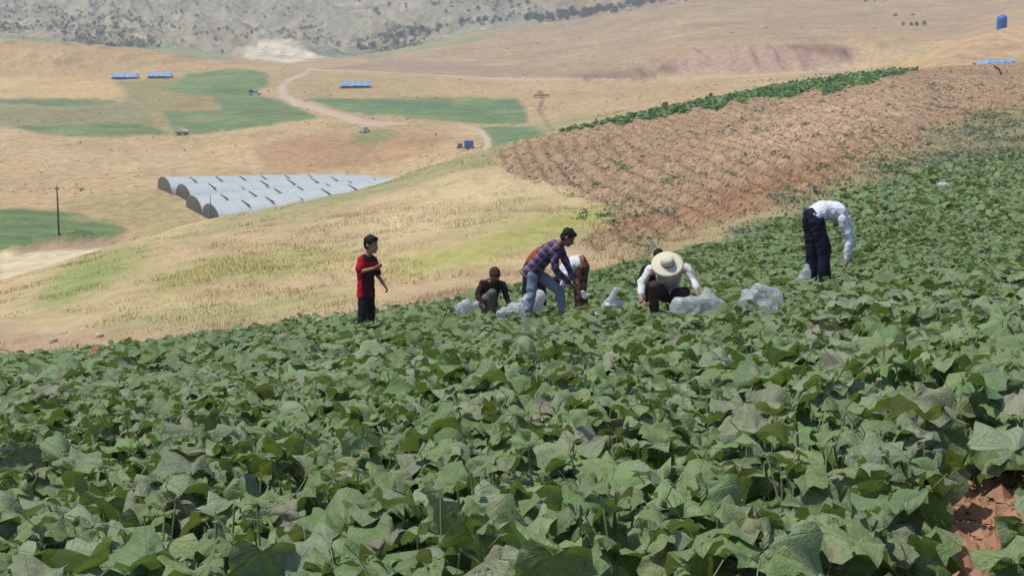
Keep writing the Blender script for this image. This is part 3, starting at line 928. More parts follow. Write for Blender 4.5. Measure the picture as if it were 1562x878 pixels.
def scatter_leaves(name, X, Y, H, size, variants, cols, pitch_mu=-.32, pitch_sd=.42, seed=1):
    """one mesh of many leaves: positions X, Y on the ground, H above it"""
    r = np.random.default_rng(seed)
    Z = terrain(X, Y) + H
    n = len(X)
    yaw = r.uniform(0, 2 * np.pi, n); pit = r.normal(pitch_mu, pitch_sd, n); rol = r.normal(0, .34, n)
    vi = r.integers(0, len(variants), n)
    CO = []; FA = []; UV = []; TI = []; base = 0
    for k, (co, fa, uv) in enumerate(variants):
        m = vi == k; c = m.sum()
        if not c: continue
        P = co[None] * size[m][:, None, None]
        cr, sr = np.cos(rol[m])[:, None], np.sin(rol[m])[:, None]
        x = P[..., 0] * cr + P[..., 2] * sr; z = -P[..., 0] * sr + P[..., 2] * cr; y = P[..., 1]
        cp, sp_ = np.cos(pit[m])[:, None], np.sin(pit[m])[:, None]
        y, z = y * cp - z * sp_, y * sp_ + z * cp
        cy, sy = np.cos(yaw[m])[:, None], np.sin(yaw[m])[:, None]
        x, y = x * cy - y * sy, x * sy + y * cy
        W = np.stack([x + X[m][:, None], y + Y[m][:, None], z + Z[m][:, None]], -1)
        nv = co.shape[0]
        CO.append(W.reshape(-1, 3))
        FA.append((fa[None] + (base + np.arange(c) * nv)[:, None, None]).reshape(-1, 3))
        UV.append(np.tile(uv, (c, 1))); TI.append(np.repeat(cols[m], nv, 0))
        base += c * nv
    me = mesh_np(name, np.concatenate(CO), np.concatenate(FA), True, {'tint': np.concatenate(TI)}, np.concatenate(UV))
    return me
def leaf_cols_np(n, r, patch=None):
    pal = np.array([alb(c) for c in LEAF_COLS])
    c = pal[r.integers(0, len(pal), n)]
    q = r.random(n)
    c[q > .82] = alb(YOUNG) * .92
    c[q > .90] = alb((122, 154, 92))
    c[q > .955] = alb(DRY)
    c = c * r.uniform(.8, 1.26, n)[:, None]
    return c
def field_points(y0, y1, dens, r, spread=.33, inner=0.0):
    """random crop positions in view between two distances"""
    area = spread * (y1 ** 2 - y0 ** 2)
    n = int(area * dens)
    y = np.sqrt(r.uniform(y0 ** 2, y1 ** 2, n)); t_ = r.uniform(-spread, spread, n)
    sel_ = np.abs(t_) >= inner
    y = y[sel_]; x = t_[sel_] * y
    z = terrain(x, y, False)
    u, v = project(x, y, z)
    E = knot_y(IE, u) * (1 + 0.05 * (fbm(x / 1.5, y / 2.5, 3, 90) - .5))
    ok = (y < E * .995)
    gapn = fbm(x / 1.2, y / 1.6, 3, 95)
    ok &= (gapn > .27)
    return x[ok], y[ok]
mid_var = [leaf_shape(13, 1, 200 + i)[:3] for i in range(8)]
low_var = [leaf_shape(8, 0, 300 + i)[:3] for i in range(8)]
far_var = [leaf_shape(6, 0, 400 + i)[:3] for i in range(6)]
LOW = [(1066, 17.0, .50), (1163, 17.0, .50), (935, 20.5, .35), (782, 22, .4), (1228, 23, .3), (830, 22.5, .6)]
crop = empty('cucumber_crop', (0, 12, ground_z(0, 12)))
tag(crop, 'dense carpet of cucumber vines covering the sloping field', 'crop', kind='stuff')
for (y0, y1, dens, var, s0, s1, sd, nm) in [(7.7, 14, 215, mid_var, .08, .185, 31, 'leaf_carpet'), (14, 27, 185, low_var, .085, .18, 32, 'leaf_carpet'),
                                        (27, 48, 110, low_var, .11, .20, 33, 'leaf_carpet'), (48, 112, 30, far_var, .20, .36, 34, 'leaf_carpet')]:
    r = np.random.default_rng(sd)
    x, y = field_points(y0, y1, dens, r)
    # thin the join with the individually built plants
    keep = r.random(len(x)) < sstep(7.6, 8.8, y) + .05
    x, y = x[keep], y[keep]
    # the crop goes on beyond both sides of the view, more thinly built
    xo, yo = field_points(2.6 if y0 < 8 else y0, y1, dens * (.35 if y0 < 8 else .17), r, .54, .33)
    n_in = len(x)
    x, y = np.concatenate([x, xo]), np.concatenate([y, yo])
    hm = fbm(x / .9, y / 1.1, 3, 14) * 1.3 - .15
    H = r.uniform(.15, 1.0, len(x)) ** .8 * HC * (0.50 + 1.0 * hm)
    if y0 >= 27: H = H * .85
    size = r.triangular(s0, s0 * .6 + s1 * .4, s1, len(x))
    size[n_in:] *= 1.6
    for bu, by, br in LOW:
        g_ = ground_col(bu, by)
        w_ = np.exp(-(((x - g_.x) / br) ** 2 + ((y - g_.y + 1.5) / 2.4) ** 2) ** 2)
        H = H * (1 - .85 * w_); size = size * (1 - .4 * w_)
    lc = leaf_cols_np(len(x), r)
    fw = (.5 * sstep(10, 26, y))[:, None]
    lc = lc * (1 - fw) + (alb((118, 152, 80))[None] * r.uniform(.75, 1.2, len(x))[:, None]) * fw
    me = scatter_leaves(nm, x, y, H, size, var, lc, seed=sd)
    me.materials.append(LEAF_STUFF)
    o = link(bpy.data.objects.new(nm, me), crop)
    o.matrix_parent_inverse = crop.matrix_world.inverted() if False else Matrix.Translation(-crop.location)
    o['kind'] = 'stuff'

# ------------------------------------------------------------------ grass, weeds and clods on the slopes
def blades(X, Y, hgt, wid, cols, r, lean=.35, nseg=1):
    n = len(X)
    Z = terrain(X, Y) - .02
    yaw = r.uniform(-1.2, 1.2, n); la = r.uniform(0, 2 * np.pi, n); ll = r.uniform(0, lean, n) * hgt
    dx, dy = np.cos(yaw) * wid * .5, np.sin(yaw) * wid * .5
    lx, ly = np.cos(la) * ll, np.sin(la) * ll
    A = np.stack([X - dx, Y - dy, Z], 1); B = np.stack([X + dx, Y + dy, Z], 1)
    D = np.stack([X + lx, Y + ly, Z + hgt], 1)
    co = np.stack([A, B, D], 1).reshape(-1, 3)
    fa = np.arange(n * 3).reshape(-1, 3)
    nrm = None
    return co, fa, np.repeat(cols, 3, 0)
def up_normals(me):
    n = len(me.vertices)
    co = np.empty(n * 3, np.float32); me.vertices.foreach_get('co', co); co = co.reshape(-1, 3, 3)
    nn = np.tile(np.array([[-.15, -.25, 1.0]]), (n, 1)); nn /= np.linalg.norm(nn, axis=1)[:, None]
    me.normals_split_custom_set_from_vertices(nn)
GRASS = attr_mat('dry_grass_blades', .9, .16, 1.2, .45, .05)
def slope_points(n, r, u0, u1, f0, f1, zones):
    """random points between the crop edge (f=0) and the crest (f=1), kept in the given zones"""
    u = r.uniform(u0, u1, n); f = r.uniform(f0, f1, n)
    E = knot_y(IE, u); C = knot_y(IC, u)
    y = E * (C / E) ** f
    t = (u - CX) / F
    z = terrain(t * y, y, False); t = (u - CX) / F * (CT - z / y * ST)
    x = t * y
    z = terrain(x, y)
    c, zn, _, uu, vv = paint(x, y, z)
    ok = np.isin(zn, [ZONES.index(q) for q in zones])
    return x[ok], y[ok], c[ok], uu[ok], vv[ok]
r = np.random.default_rng(71)
x, y, c, uu, vv = slope_points(120000, r, -60, 1640, .0, 1.04, ['grass'])
cl = fbm(x / 1.6, y / 2.4, 3, 101)
cl = np.clip(cl + .5 * (fbm(x / 7, y / 11, 3, 102) - .5), 0, 1)
keep = r.random(len(x)) < np.clip(cl * 3.6 - 1.25, .12, 1)
x, y, c, cl, vv = x[keep], y[keep], c[keep], cl[keep], vv[keep]
n = len(x)
h = r.uniform(.04, .20, n) * (.1 + 1.6 * cl * cl)
w = r.uniform(.018, .05, n) * (y / 60) ** .6
cc = c * r.uniform(.92, 1.10, n)[:, None]
q = r.random(n)
cc[q < .08] = alb((222, 202, 160)); cc[q > .96] = alb((168, 164, 112))
co, fa, ti = blades(x, y, h, w, cc, r)
me = mesh_np('dry_grass', co, fa, True, {'tint': ti}); up_normals(me); me.materials.append(GRASS)
o = link(bpy.data.objects.new('dry_grass', me))
tag(o, 'tall dry grass growing on the slope behind the boy in red', 'grass', kind='stuff')

# clods and dry stalks on the ploughed slope
r = np.random.default_rng(72)
x, y, c, uu, vv = slope_points(34000, r, 720, 1640, .0, 1.0, ['plow'])
cl = fbm(x / 3, y / 4, 3, 103)
keep = r.random(len(x)) < np.clip(cl * 2 - .3, .1, 1)
x, y, c = x[keep], y[keep], c[keep]
n = len(x)
octa = np.array([(1, 0, 0), (-1, 0, 0), (0, 1, 0), (0, -1, 0), (0, 0, 1.0), (0, 0, -.6)], float)
of = np.array([(0, 2, 4), (2, 1, 4), (1, 3, 4), (3, 0, 4), (2, 0, 5), (1, 2, 5), (3, 1, 5), (0, 3, 5)])
sz = r.gamma(2.0, .017, n) * (y / 80) ** .5 + .02
P = octa[None] * (1 + r.uniform(-.45, .45, (n, 6, 3))) * sz[:, None, None]
P[..., 2] *= .75
P[..., :2] += (r.uniform(-.4, .4, (n, 6, 2)) * sz[:, None, None])
P += np.stack([x, y, terrain(x, y) + sz * .15], 1)[:, None, :]
cc = c * r.uniform(.66, 1.14, n)[:, None]
me = mesh_np('soil_clods', P.reshape(-1, 3), (of[None] + (np.arange(n) * 6)[:, None, None]).reshape(-1, 3), False, {'tint': np.repeat(cc, 6, 0)})
me.materials.append(attr_mat('soil_clod', 1.0, .2, 6, 0, .05))
o = link(bpy.data.objects.new('soil_clods', me))
tag(o, 'loose brown clods strewn over the ploughed slope', 'soil', kind='stuff')
x, y, c, uu, vv = slope_points(30000, np.random.default_rng(73), 720, 1640, .0, 1.0, ['plow'])
r = np.random.default_rng(74); n = len(x)
cc = np.where((r.random(n) < .5)[:, None], alb((204, 180, 142)), alb((164, 136, 104))) * r.uniform(.7, 1.12, n)[:, None]
co, fa, ti = blades(x, y, r.uniform(.05, .2, n), r.uniform(.02, .05, n) * (y / 70) ** .6, cc, r, 1.2)
me = mesh_np('dry_stalks', co, fa, True, {'tint': ti}); up_normals(me); me.materials.append(GRASS)
o = link(bpy.data.objects.new('dry_stalks', me))
tag(o, 'dry stalks and straw left on the ploughed slope', 'stalks', kind='stuff')

# grey-green weeds near the crop edge on the ploughed side
r = np.random.default_rng(75)
x, y, c, uu, vv = slope_points(5200, r, 860, 1640, .0, .8, ['plow', 'grass'])
d = np.log(y / knot_y(IE, uu)) / np.log(knot_y(IC, uu) / knot_y(IE, uu))
wgt = np.clip((.30 - d) * 2.6, 0.07, .9) + .55 * sstep(1380, 1480, uu) * (d < .62)
keep = (r.random(len(x)) < wgt * np.clip(fbm(x / 2.5, y / 4, 3, 104) * 3 - 1.1, 0, 1))
x, y = x[keep], y[keep]
k = 26
xx = np.repeat(x, k) + r.normal(0, .16, len(x) * k) * np.repeat(y / 60, k) ** .5
yy = np.repeat(y, k) + r.normal(0, .16, len(x) * k)
hh = np.abs(r.normal(.06, .09, len(xx))) * np.repeat(r.uniform(.6, 1.5, len(x)), k)
pal = np.array([alb((148, 156, 128)), alb((128, 146, 106)), alb((160, 164, 138)), alb((122, 142, 88))])
pc = np.repeat(pal[r.integers(0, 4, len(x))], k, 0) * r.uniform(.8, 1.15, len(xx))[:, None]
me = scatter_leaves('weeds', xx, yy, hh, r.uniform(.06, .13, len(xx)) * (yy / 60) ** .5, far_var, pc, -.1, .6, 76)
me.materials.append(attr_mat('weed_leaf', .8, .1, 5, .25))
o = link(bpy.data.objects.new('weeds', me))
tag(o, 'grey-green weeds between the crop and the ploughed slope', 'weeds', kind='stuff')

# green crop strip on the crest
r = np.random.default_rng(77)
n = 17000
u = r.uniform(858, 1398, n)
C = knot_y(IC, u)
wid = np.clip((u - 850) / 160, .12, 1) * np.clip((1400 - u) / 60, .15, 1)
f = 1.005 - r.random(n) * .17 * wid * (.7 + .6 * vnoise(u / 18, u * 0, 8))
y = C * f
t = (u - CX) / F
z = terrain(t * y, y, False); t = (u - CX) / F * (CT - z / y * ST); x = t * y
rowk = vnoise(x / 1.1, y / 1.4, 9)
H = r.random(n) ** .7 * (.15 + .5 * rowk) * (.35 + .65 * wid)
pal = np.array([alb((124, 160, 96)), alb((112, 150, 86)), alb((138, 170, 106)), alb((102, 138, 80))])
me = scatter_leaves('green_crop_strip', x, y, H, r.uniform(.22, .46, n), far_var, pal[r.integers(0, 4, n)] * r.uniform(.8, 1.15, n)[:, None], -.3, .6, 78)
me.materials.append(attr_mat('strip_leaf', .6, .12, 2, .3, .3))
o = link(bpy.data.objects.new('green_crop_strip', me))
tag(o, 'band of taller green crop along the crest of the ploughed slope', 'crop', kind='stuff')

# ------------------------------------------------------------------ trees on the mountain
TREE_LEAF = attr_mat('far_tree_foliage', .8, .2, .6, .2)
BARK = plain('bark', (110, 92, 74), .9, .1, .2, 3)
def tree_meshes(seed, w, h):
    r = np.random.default_rng(seed)
    n = 150
    d = r.normal(size=(n, 3)); d /= np.linalg.norm(d, axis=1)[:, None]
    rad = r.uniform(.25, 1, n) ** .5
    P = d * rad[:, None] * np.array([w, w, h * .44])
    P[:, :2] *= (1.15 - .5 * (P[:, 2:3] / (h * .44)).clip(-1, 1))
    P[:, 2] += h * .58
    P += np.sin(P[:, [1, 2, 0]] * 3 + seed) * .25
    tri = r.normal(size=(n, 3, 3)) * (h * .10)
    co = (P[:, None, :] + tri).reshape(-1, 3)
    col = np.array(alb((124, 132, 108)))[None] * r.uniform(.6, 1.3, n)[:, None]
    cm = mesh_np('crown', co, np.arange(n * 3).reshape(-1, 3), False, {'tint': np.repeat(col, 3, 0)})
    cm.materials.append(TREE_LEAF)
    mb = MB(); mb.tube([(0, 0, -.6), (.05 * h * .2, 0, h * .3), (0, .1, h * .7)], [h * .05, h * .035, h * .012], 6)
    mb.tube([(0, 0, h * .3), (w * .5, 0, h * .55)], [h * .025, h * .01], 5); mb.tube([(0, 0, h * .35), (-w * .4, .2, h * .6)], [h * .022, h * .01], 5)
    tm = mb.mesh('trunk', True); tm.materials.append(BARK)
    return cm, tm
TREES = [tree_meshes(900 + i, w, h) for i, (w, h) in enumerate([(1.7, 4.2), (2.1, 4.8), (1.5, 4.6), (2.4, 4.0), (1.2, 3.4)])]
rt = random.Random(5)
tree_spots = []
def tree_line(P, n, jit_u, jit_v, lab, smin=.7, smax=1.25):
    for k in range(n):
        q = rt.random() * (len(P) - 1); i = min(int(q), len(P) - 2); f = q - i
        u = P[i][0] + (P[i + 1][0] - P[i][0]) * f + rt.gauss(0, jit_u); v = P[i][1] + (P[i + 1][1] - P[i][1]) * f + rt.gauss(0, jit_v)
        if v < -14: continue
        tree_spots.append((u, v, rt.uniform(smin, smax), lab))
L_A = ('small dark green tree in the tree line climbing the foot of the mountain', 'trees in the line at the mountain foot')
L_B = ('dark bushy tree in the dense belt at the top of the tan hill', 'trees in the belt above the hill')
L_C = ('sparse grey-green tree on the rocky mountainside at the upper left', 'trees on the rocky mountainside')
L_D = ('lone dark bush on the bare hillside at the upper right', 'bushes on the bare right hillside')
tree_line([(548, 76), (600, 62), (650, 50), (700, 40), (740, 34), (770, 34)], 50, 5, 3, L_A, .55, 1.05)
tree_line([(805, 32), (850, 28), (890, 22), (940, 14), (985, 5), (1030, -4)], 84, 5, 2.5, L_B, .75, 1.35)
tree_line([(560, 10), (640, 4), (720, 6), (790, 12), (870, 10)], 26, 22, 9, L_C, .5, .95)
tree_line([(0, 38), (90, 40), (150, 44), (230, 38), (300, 52), (370, 58)], 80, 30, 10, L_C, .3, .6)
tree_line([(10, 12), (120, 20), (260, 10), (330, 8), (440, 14), (470, 30)], 46, 25, 9, L_C, .3, .6)
for u, v in [(1320, 4), (1334, 3), (1350, 2), (1378, 40), (1390, 41), (1398, 42), (1410, 43), (1366, 26), (1392, 25), (1046, 3)]:
    tree_spots.append((u, v, .5, L_D))
_ty = np.exp(np.linspace(math.log(880), math.log(3000), 260))
_tu = np.array([q[0] for q in tree_spots]); _tv = np.array([q[1] for q in tree_spots])
_s = row2slope(_tv); _t = (_tu - CX) / F * (CT - _s * ST)
_z = terrain((_t[:, None] * _ty).ravel(), np.tile(_ty, len(_t))).reshape(len(_t), -1)
_hit = (_z / _ty >= _s[:, None]); _i = np.where(_hit.any(1), _hit.argmax(1), len(_ty) - 1)
for qi, (u, v, s_, lab) in enumerate(tree_spots):
    yq = float(_ty[_i[qi]]); p = Vector((float(_t[qi]) * yq, yq, float(_z[qi, _i[qi]])))
    cm, tm = TREES[rt.randrange(5)]
    o = empty('mountain_tree', p, rt.uniform(0, 6.28)); o.scale = (s_ * rt.uniform(.85, 1.2), s_, s_ * rt.uniform(.85, 1.15))
    tag(o, lab[0], 'tree', lab[1])
    link(bpy.data.objects.new('crown', cm), o); link(bpy.data.objects.new('trunk', tm), o)

# low scrub: grey-green on the mountain, dry tufts over the valley and hill
r = np.random.default_rng(90)
def scrub(name, label, y0, y1, n, dens, smin, smax, cols, seed, kk=4):
    r = np.random.default_rng(seed)
    y = np.exp(r.uniform(math.log(y0), math.log(y1), n)); x = r.uniform(-.32, .32, n) * y
    z = terrain(x, y); c, zn, _, uu, vv = paint(x, y, z)
    ok = dens(x, y, uu, vv, zn) > r.random(n)
    x, y = x[ok], y[ok]; m = len(x)
    size = r.uniform(smin, smax, m)
    X = np.repeat(x, kk) + r.normal(0, 1, m * kk) * np.repeat(size, kk) * .5; Y_ = np.repeat(y, kk) + r.normal(0, 1, m * kk) * np.repeat(size, kk) * .5
    cc = np.array([alb(q) for q in cols])[r.integers(0, len(cols), m)] * r.uniform(.75, 1.15, m)[:, None]
    me = scatter_leaves(name, X, Y_, np.repeat(size, kk) * r.uniform(.1, .6, m * kk), np.repeat(size, kk) * r.uniform(.6, 1.1, m * kk), far_var, np.repeat(cc, kk, 0), .3, .8, seed)
    me.materials.append(SCRUB)
    o = link(bpy.data.objects.new(name, me)); tag(o, label, 'scrub', kind='stuff')
SCRUB = attr_mat('scrub_leaf', .9, .15, .5, .2)
scrub('mountain_scrub', 'grey-green scrub covering the rocky mountainside', 1000, 1900, 26000,
      lambda x, y, u, v, zn: (zn == 7) * np.clip(fbm(x / 70 + y / 300, y / 160, 4, 111) * 5 - 2.5, 0, .9) * (1 - .9 * sstep(760, 900, u)), 1.2, 3.0,
      [(160, 158, 136), (146, 148, 124), (170, 164, 140)], 91, 4)
scrub('dry_scrub', 'small dry tufts scattered over the valley ground', 330, 1250, 12000,
      lambda x, y, u, v, zn: np.isin(zn, [3, 6]) * np.clip(fbm(x / 40, y / 25, 4, 112) * 3 - 1.5, 0.02, .5), .2, .6,
      [(190, 164, 118), (176, 156, 112), (170, 150, 108), (208, 180, 136)], 92, 3)

# pale stones lying on the far hillside
STONE = plain('pale_stone', (216, 196, 168), .9, .1, .15, 4, 0, .05)
def stone(name, p, sx, sy, sz, seed, mat, label, group=None, sink=.3):
    r = np.random.default_rng(seed)
    V = []; Fc = []
    nu, nv_ = 10, 6
    for j in range(nv_ + 1):
        th = math.pi * j / nv_
        for i in range(nu):
            ph = 2 * math.pi * i / nu
            k = 1 + r.uniform(-.16, .16)
            if j in (0, nv_): k = 1
            V.append((math.sin(th) * math.cos(ph) * sx * k, math.sin(th) * math.sin(ph) * sy * k, math.cos(th) * sz * k * (1 if j < 4 else .6)))
    for j in range(nv_):
        for i in range(nu):
            Fc.append((j * nu + i, (j + 1) * nu + i, (j + 1) * nu + (i + 1) % nu, j * nu + (i + 1) % nu))
    mb = MB(); mb.add(V, Fc)
    o = mb.build(name, mat)
    o.location = (p[0], p[1], p[2] + sz * (1 - sink) * .6)
    o.rotation_euler = (0, 0, seed)
    tag(o, label, 'stone', group)
    return o
for k, (u, v) in enumerate([(885, 59), (819, 67), (774, 75), (1116, 51), (1334, 44), (636, 69), (1168, 43), (1220, 43)]):
    stone('stone', ground_at(u, v, 700), 1.0, 1.0, .9, 40 + k, STONE, 'small pale boulder on the tan hill below the tree belt', 'pale boulders on the tan hill')
stone('stone', ground_at(70, 531, 24) + Vector((0, .6, 0)), .11, .09, .09, 60, STONE, 'rounded pale stone at the left edge of the crop')
stone('stone', ground_at(142, 524, 24) + Vector((0, .6, 0)), .14, .1, .09, 61, STONE, 'flatter pale stone right of the rounded one at the crop edge')
EARTH = plain('earth_lump', (178, 130, 100), 1, .05, .2, 12, 0, .04)
pm = ground_col(150, 24.5)
o = stone('earth_mound', pm + Vector((0, 0, .22)), .15, .12, .16, 62, EARTH, 'small reddish earth mound showing above the leaves at the left'); o['category'] = 'mound'

# ------------------------------------------------------------------ greenhouses
def film_mat(name, c, alpha=.3):
    m, nt, out = new_mat(name)
    p = nd(nt, 'ShaderNodeBsdfPrincipled')
    g = nd(nt, 'ShaderNodeNewGeometry')
    f = noise(nt, g.outputs['Position'], .35, 4, .6)
    cc = mixc(nt, ramp(nt, f, [(.35, (0, 0, 0)), (.7, (1, 1, 1))]), alb4(c), alb4(tuple(min(255, q * 1.1) for q in c)))
    nt.links.new(cc, p.inputs['Base Color']); p.inputs['Roughness'].default_value = .32; p.inputs['Specular IOR Level'].default_value = .5
    t = nd(nt, 'ShaderNodeBsdfTranslucent'); nt.links.new(cc, t.inputs[0])
    tp = nd(nt, 'ShaderNodeBsdfTransparent'); tp.inputs[0].default_value = (.92, .95, .95, 1)
    m1 = nd(nt, 'ShaderNodeMixShader'); m1.inputs[0].default_value = .28
    nt.links.new(p.outputs[0], m1.inputs[1]); nt.links.new(t.outputs[0], m1.inputs[2])
    m2 = nd(nt, 'ShaderNodeMixShader'); m2.inputs[0].default_value = alpha
    nt.links.new(m1.outputs[0], m2.inputs[1]); nt.links.new(tp.outputs[0], m2.inputs[2])
    nt.links.new(m2.outputs[0], out.inputs[0])
    return m
FILM = film_mat('greenhouse_film', (232, 244, 244), .12)
END_SHADE = film_mat('greenhouse_end_shade_film', (58, 70, 66), .15)  # end film coloured dark for the unlit inside of the open ends
VENT = plain('vent_flap', (70, 80, 74), .8, .2)
METAL = plain('galvanised_pipe', (190, 195, 195), .4, .5)
ends = [((251, 301), 12), ((280, 309), 12), ((296, 329), 10), ((322, 339), 9)]
lab_g = ['farthest greenhouse tunnel, the one against the tan field', 'second greenhouse tunnel from the tan field, behind two others',
         'third greenhouse tunnel from the tan field, behind the nearest one', 'nearest greenhouse tunnel, half hidden by the grassy ridge']
g_y = [331, 320.5, 306, 295]
for gi_, ((uv_, _n)) in enumerate(ends):
    p0 = ground_col(uv_[0], g_y[gi_])
    Lg = 37
    dirv = Vector((1.0, .45, 0)).normalized()
    p1 = p0 + dirv * Lg
    p1.z = ground_z(p1.x, p1.y)
    R = 6.0; Hh = 2.8
    root = empty('greenhouse_tunnel', p0)
    tag(root, lab_g[gi_], 'greenhouse', 'greenhouse tunnels in the valley')
    ax = (p1 - p0); L3 = ax.length; ax.normalize()
    side = Vector((-ax.y, ax.x, 0)).normalized(); up = Vector((0, 0, 1))
    def prof(a, k=1.0):
        return side * (R * math.cos(a) * k) + up * (Hh * math.sin(a) ** .8 * k)
    ns = 27; na = 14
    V = []; Fc = []
    for i in range(ns + 1):
        sag = 1 - .025 * (0.5 - .5 * math.cos(2 * math.pi * i / 3))
        for j in range(na + 1):
            a = math.pi * j / na
            V.append(ax * (L3 * i / ns) + prof(a, sag))
    for i in range(ns):
        for j in range(na):
            b = i * (na + 1) + j
            Fc.append((b, b + 1, b + na + 2, b + na + 1))
    mb = MB(); mb.add(V, Fc); mb.build('plastic_cover', FILM, root, True)
    for e_, off in ((0, -.02), (1, L3 + .02)):
        V = [ax * off] + [ax * off + prof(math.pi * j / na, .99) for j in range(na + 1)]
        mb = MB(); mb.add(V, [(0, j + 1, j + 2) for j in range(na)])
        mb.build('end_wall', END_SHADE, root)
    for i in range(0, ns + 1, 3):
        mb = MB()
        mb.tube([ax * (L3 * i / ns) + prof(math.pi * j / na, 1.006) for j in range(na + 1)], .03, 5)
        mb.build('hoop', METAL, root)
    for i in range(1, 8):                       # roof vents: thin raised flaps, most of them dark
        s0 = L3 * (i / 7.6) + random.uniform(-.5, .5)
        c0 = ax * s0 + prof(math.radians(118), 1.02)
        mb = MB()
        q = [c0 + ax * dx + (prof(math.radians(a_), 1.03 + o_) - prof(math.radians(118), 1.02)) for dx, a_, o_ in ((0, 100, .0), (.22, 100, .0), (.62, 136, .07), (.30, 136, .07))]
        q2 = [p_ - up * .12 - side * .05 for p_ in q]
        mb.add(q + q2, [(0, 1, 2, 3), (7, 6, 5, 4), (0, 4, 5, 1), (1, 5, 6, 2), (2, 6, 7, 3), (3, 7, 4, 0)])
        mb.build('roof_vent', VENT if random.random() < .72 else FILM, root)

# ------------------------------------------------------------------ utility poles, tents, vehicles
WOOD = plain('weathered_pole', (104, 92, 82), .9, .1, .2, 3)
def pole(p, h, label, cross=True, cat='utility pole', name='utility_pole', rad=.14):
    root = empty(name, p)
    tag(root, label, cat)
    mb = MB(); mb.tube([(0, 0, -.4), (0.02, 0, h * .5), (0, 0, h)], [rad, rad * .85, rad * .65], 8); mb.build('shaft', WOOD, root, True)
    if cross:
        mb = MB(); mb.box((0, 0, h - .35), (.34, .05, .05)); mb.build('crossarm', WOOD, root)
        for dx in (-.29, 0, .29):
            mb = MB(); mb.lathe([(0, .22), (.05, .2), (.06, .1), (.035, .06), (.05, 0), (0, 0)], 8, None, (dx, 0, h - .30 if dx else h)); mb.build('insulator', METAL, root, True)
    return root
pole(ground_at(90, 362, 150), 6.2, 'slender wooden utility pole standing by the green field on the left')
pole(ground_at(-1, 312, 250), 4.6, 'wooden utility pole cut off by the left picture edge')
pole(ground_col(322, 292.5), 4.6, 'thin pole at the end of the nearest greenhouse tunnel', False, 'pole', 'thin_pole', .08)

TARP = plain('blue_tarpaulin', (146, 188, 240), .6, .3, .22, .8, .12, .15)
CANVAS = plain('pale_canvas', (214, 204, 186), .8, .1, .1, 2)
DARKCLOTH = plain('dark_cloth', (86, 82, 76), .9, .1, .2, 2)
def tarp_tent(p, L, rz, label, seed):
    r = random.Random(seed)
    root = empty('tarpaulin_tent', p, rz)
    root.scale = (1, 1, 1.25)
    tag(root, label, 'tent', 'blue tarpaulin tents in the valley')
    n = 9; V = []; Fc = []
    prof = [(-1.9, .75), (-1.2, 1.35), (-.3, 1.95), (0, 2.05), (.5, 1.8), (1.3, 1.2), (1.9, .7)]
    for i in range(n + 1):
        x = -L / 2 + L * i / n
        for yy_, zz_ in prof:
            V.append((x + r.uniform(-.15, .15), yy_ + r.uniform(-.1, .1), zz_ * (.96 + .04 * math.cos(i * math.pi)) + r.uniform(-.08, .08)))
    m_ = len(prof)
    for i in range(n):
        for j in range(m_ - 1):
            b = i * m_ + j
            Fc.append((b, b + m_, b + m_ + 1, b + 1))
    mb = MB(); mb.add(V, Fc); mb.build('tarpaulin', TARP, root)
    for sx in (-1, 1):
        mb = MB(); mb.add([(sx * L / 2, -1.8, 0), (sx * L / 2, 1.8, 0), (sx * L / 2, 1.8, .7), (sx * L / 2, 0, 1.95), (sx * L / 2, -1.8, .7), (sx * (L / 2 + .7), -2.4, 0), (sx * (L / 2 + .7), 2.2, 0)],
                       [(0, 1, 2, 3, 4), (0, 4, 5), (1, 6, 2)]); mb.build('end_flap', CANVAS, root)
    for i in range(n + 1):
        for sy in (-1.85, 1.85):
            mb = MB(); mb.tube([(-L / 2 + L * i / n, sy, -.2), (-L / 2 + L * i / n, sy, .75)], .05, 5); mb.build('post', WOOD, root)
    mb = MB(); mb.box((0, .4, .4), (L * .46, .9, .4)); mb.build('stored_bedding', DARKCLOTH, root)
    return root
tarp_tent(ground_at(192, 121, 500), 10.5, .03, 'blue tarpaulin tent at the corner of the pale stubble square', 1)
tarp_tent(ground_at(245, 120, 500), 9.5, -.05, 'blue tarpaulin tent just right of the one at the stubble corner', 2)
tarp_tent(ground_at(543, 135, 500), 12.0, .06, 'lone blue tarpaulin tent on tan ground right of the dirt track', 3)

PAINT_W = plain('white_car_paint', (226, 226, 222), .35, .5, .05, 1)
GLASS_D = plain('dark_window_glass', (50, 56, 60), .15, .6, .05, 2)
TYRE = plain('tyre_rubber', (44, 44, 44), .9, .2, .1, 5)
BLUEP = plain('blue_paint', (74, 124, 206), .5, .4, .1, 2)
BROWNW = plain('brown_boards', (150, 118, 86), .9, .1, .2, 3)
def wheel(root, c, r_=.36, w=.11):
    M = Matrix.Rotation(math.pi / 2, 3, 'X')
    wroot = MB().lathe([(r_ * .55, -w), (r_ * .92, -w), (r_, -w * .6), (r_, w * .6), (r_ * .92, w), (r_ * .55, w)], 16, M, c).build('wheel', TYRE, root, True)
    MB().lathe([(0, -w * .7), (r_ * .5, -w * .7), (r_ * .56, -w * .9), (r_ * .56, w * .9), (r_ * .5, w * .7), (0, w * .7)], 12, M, c).build('rim', METAL, wroot, True)
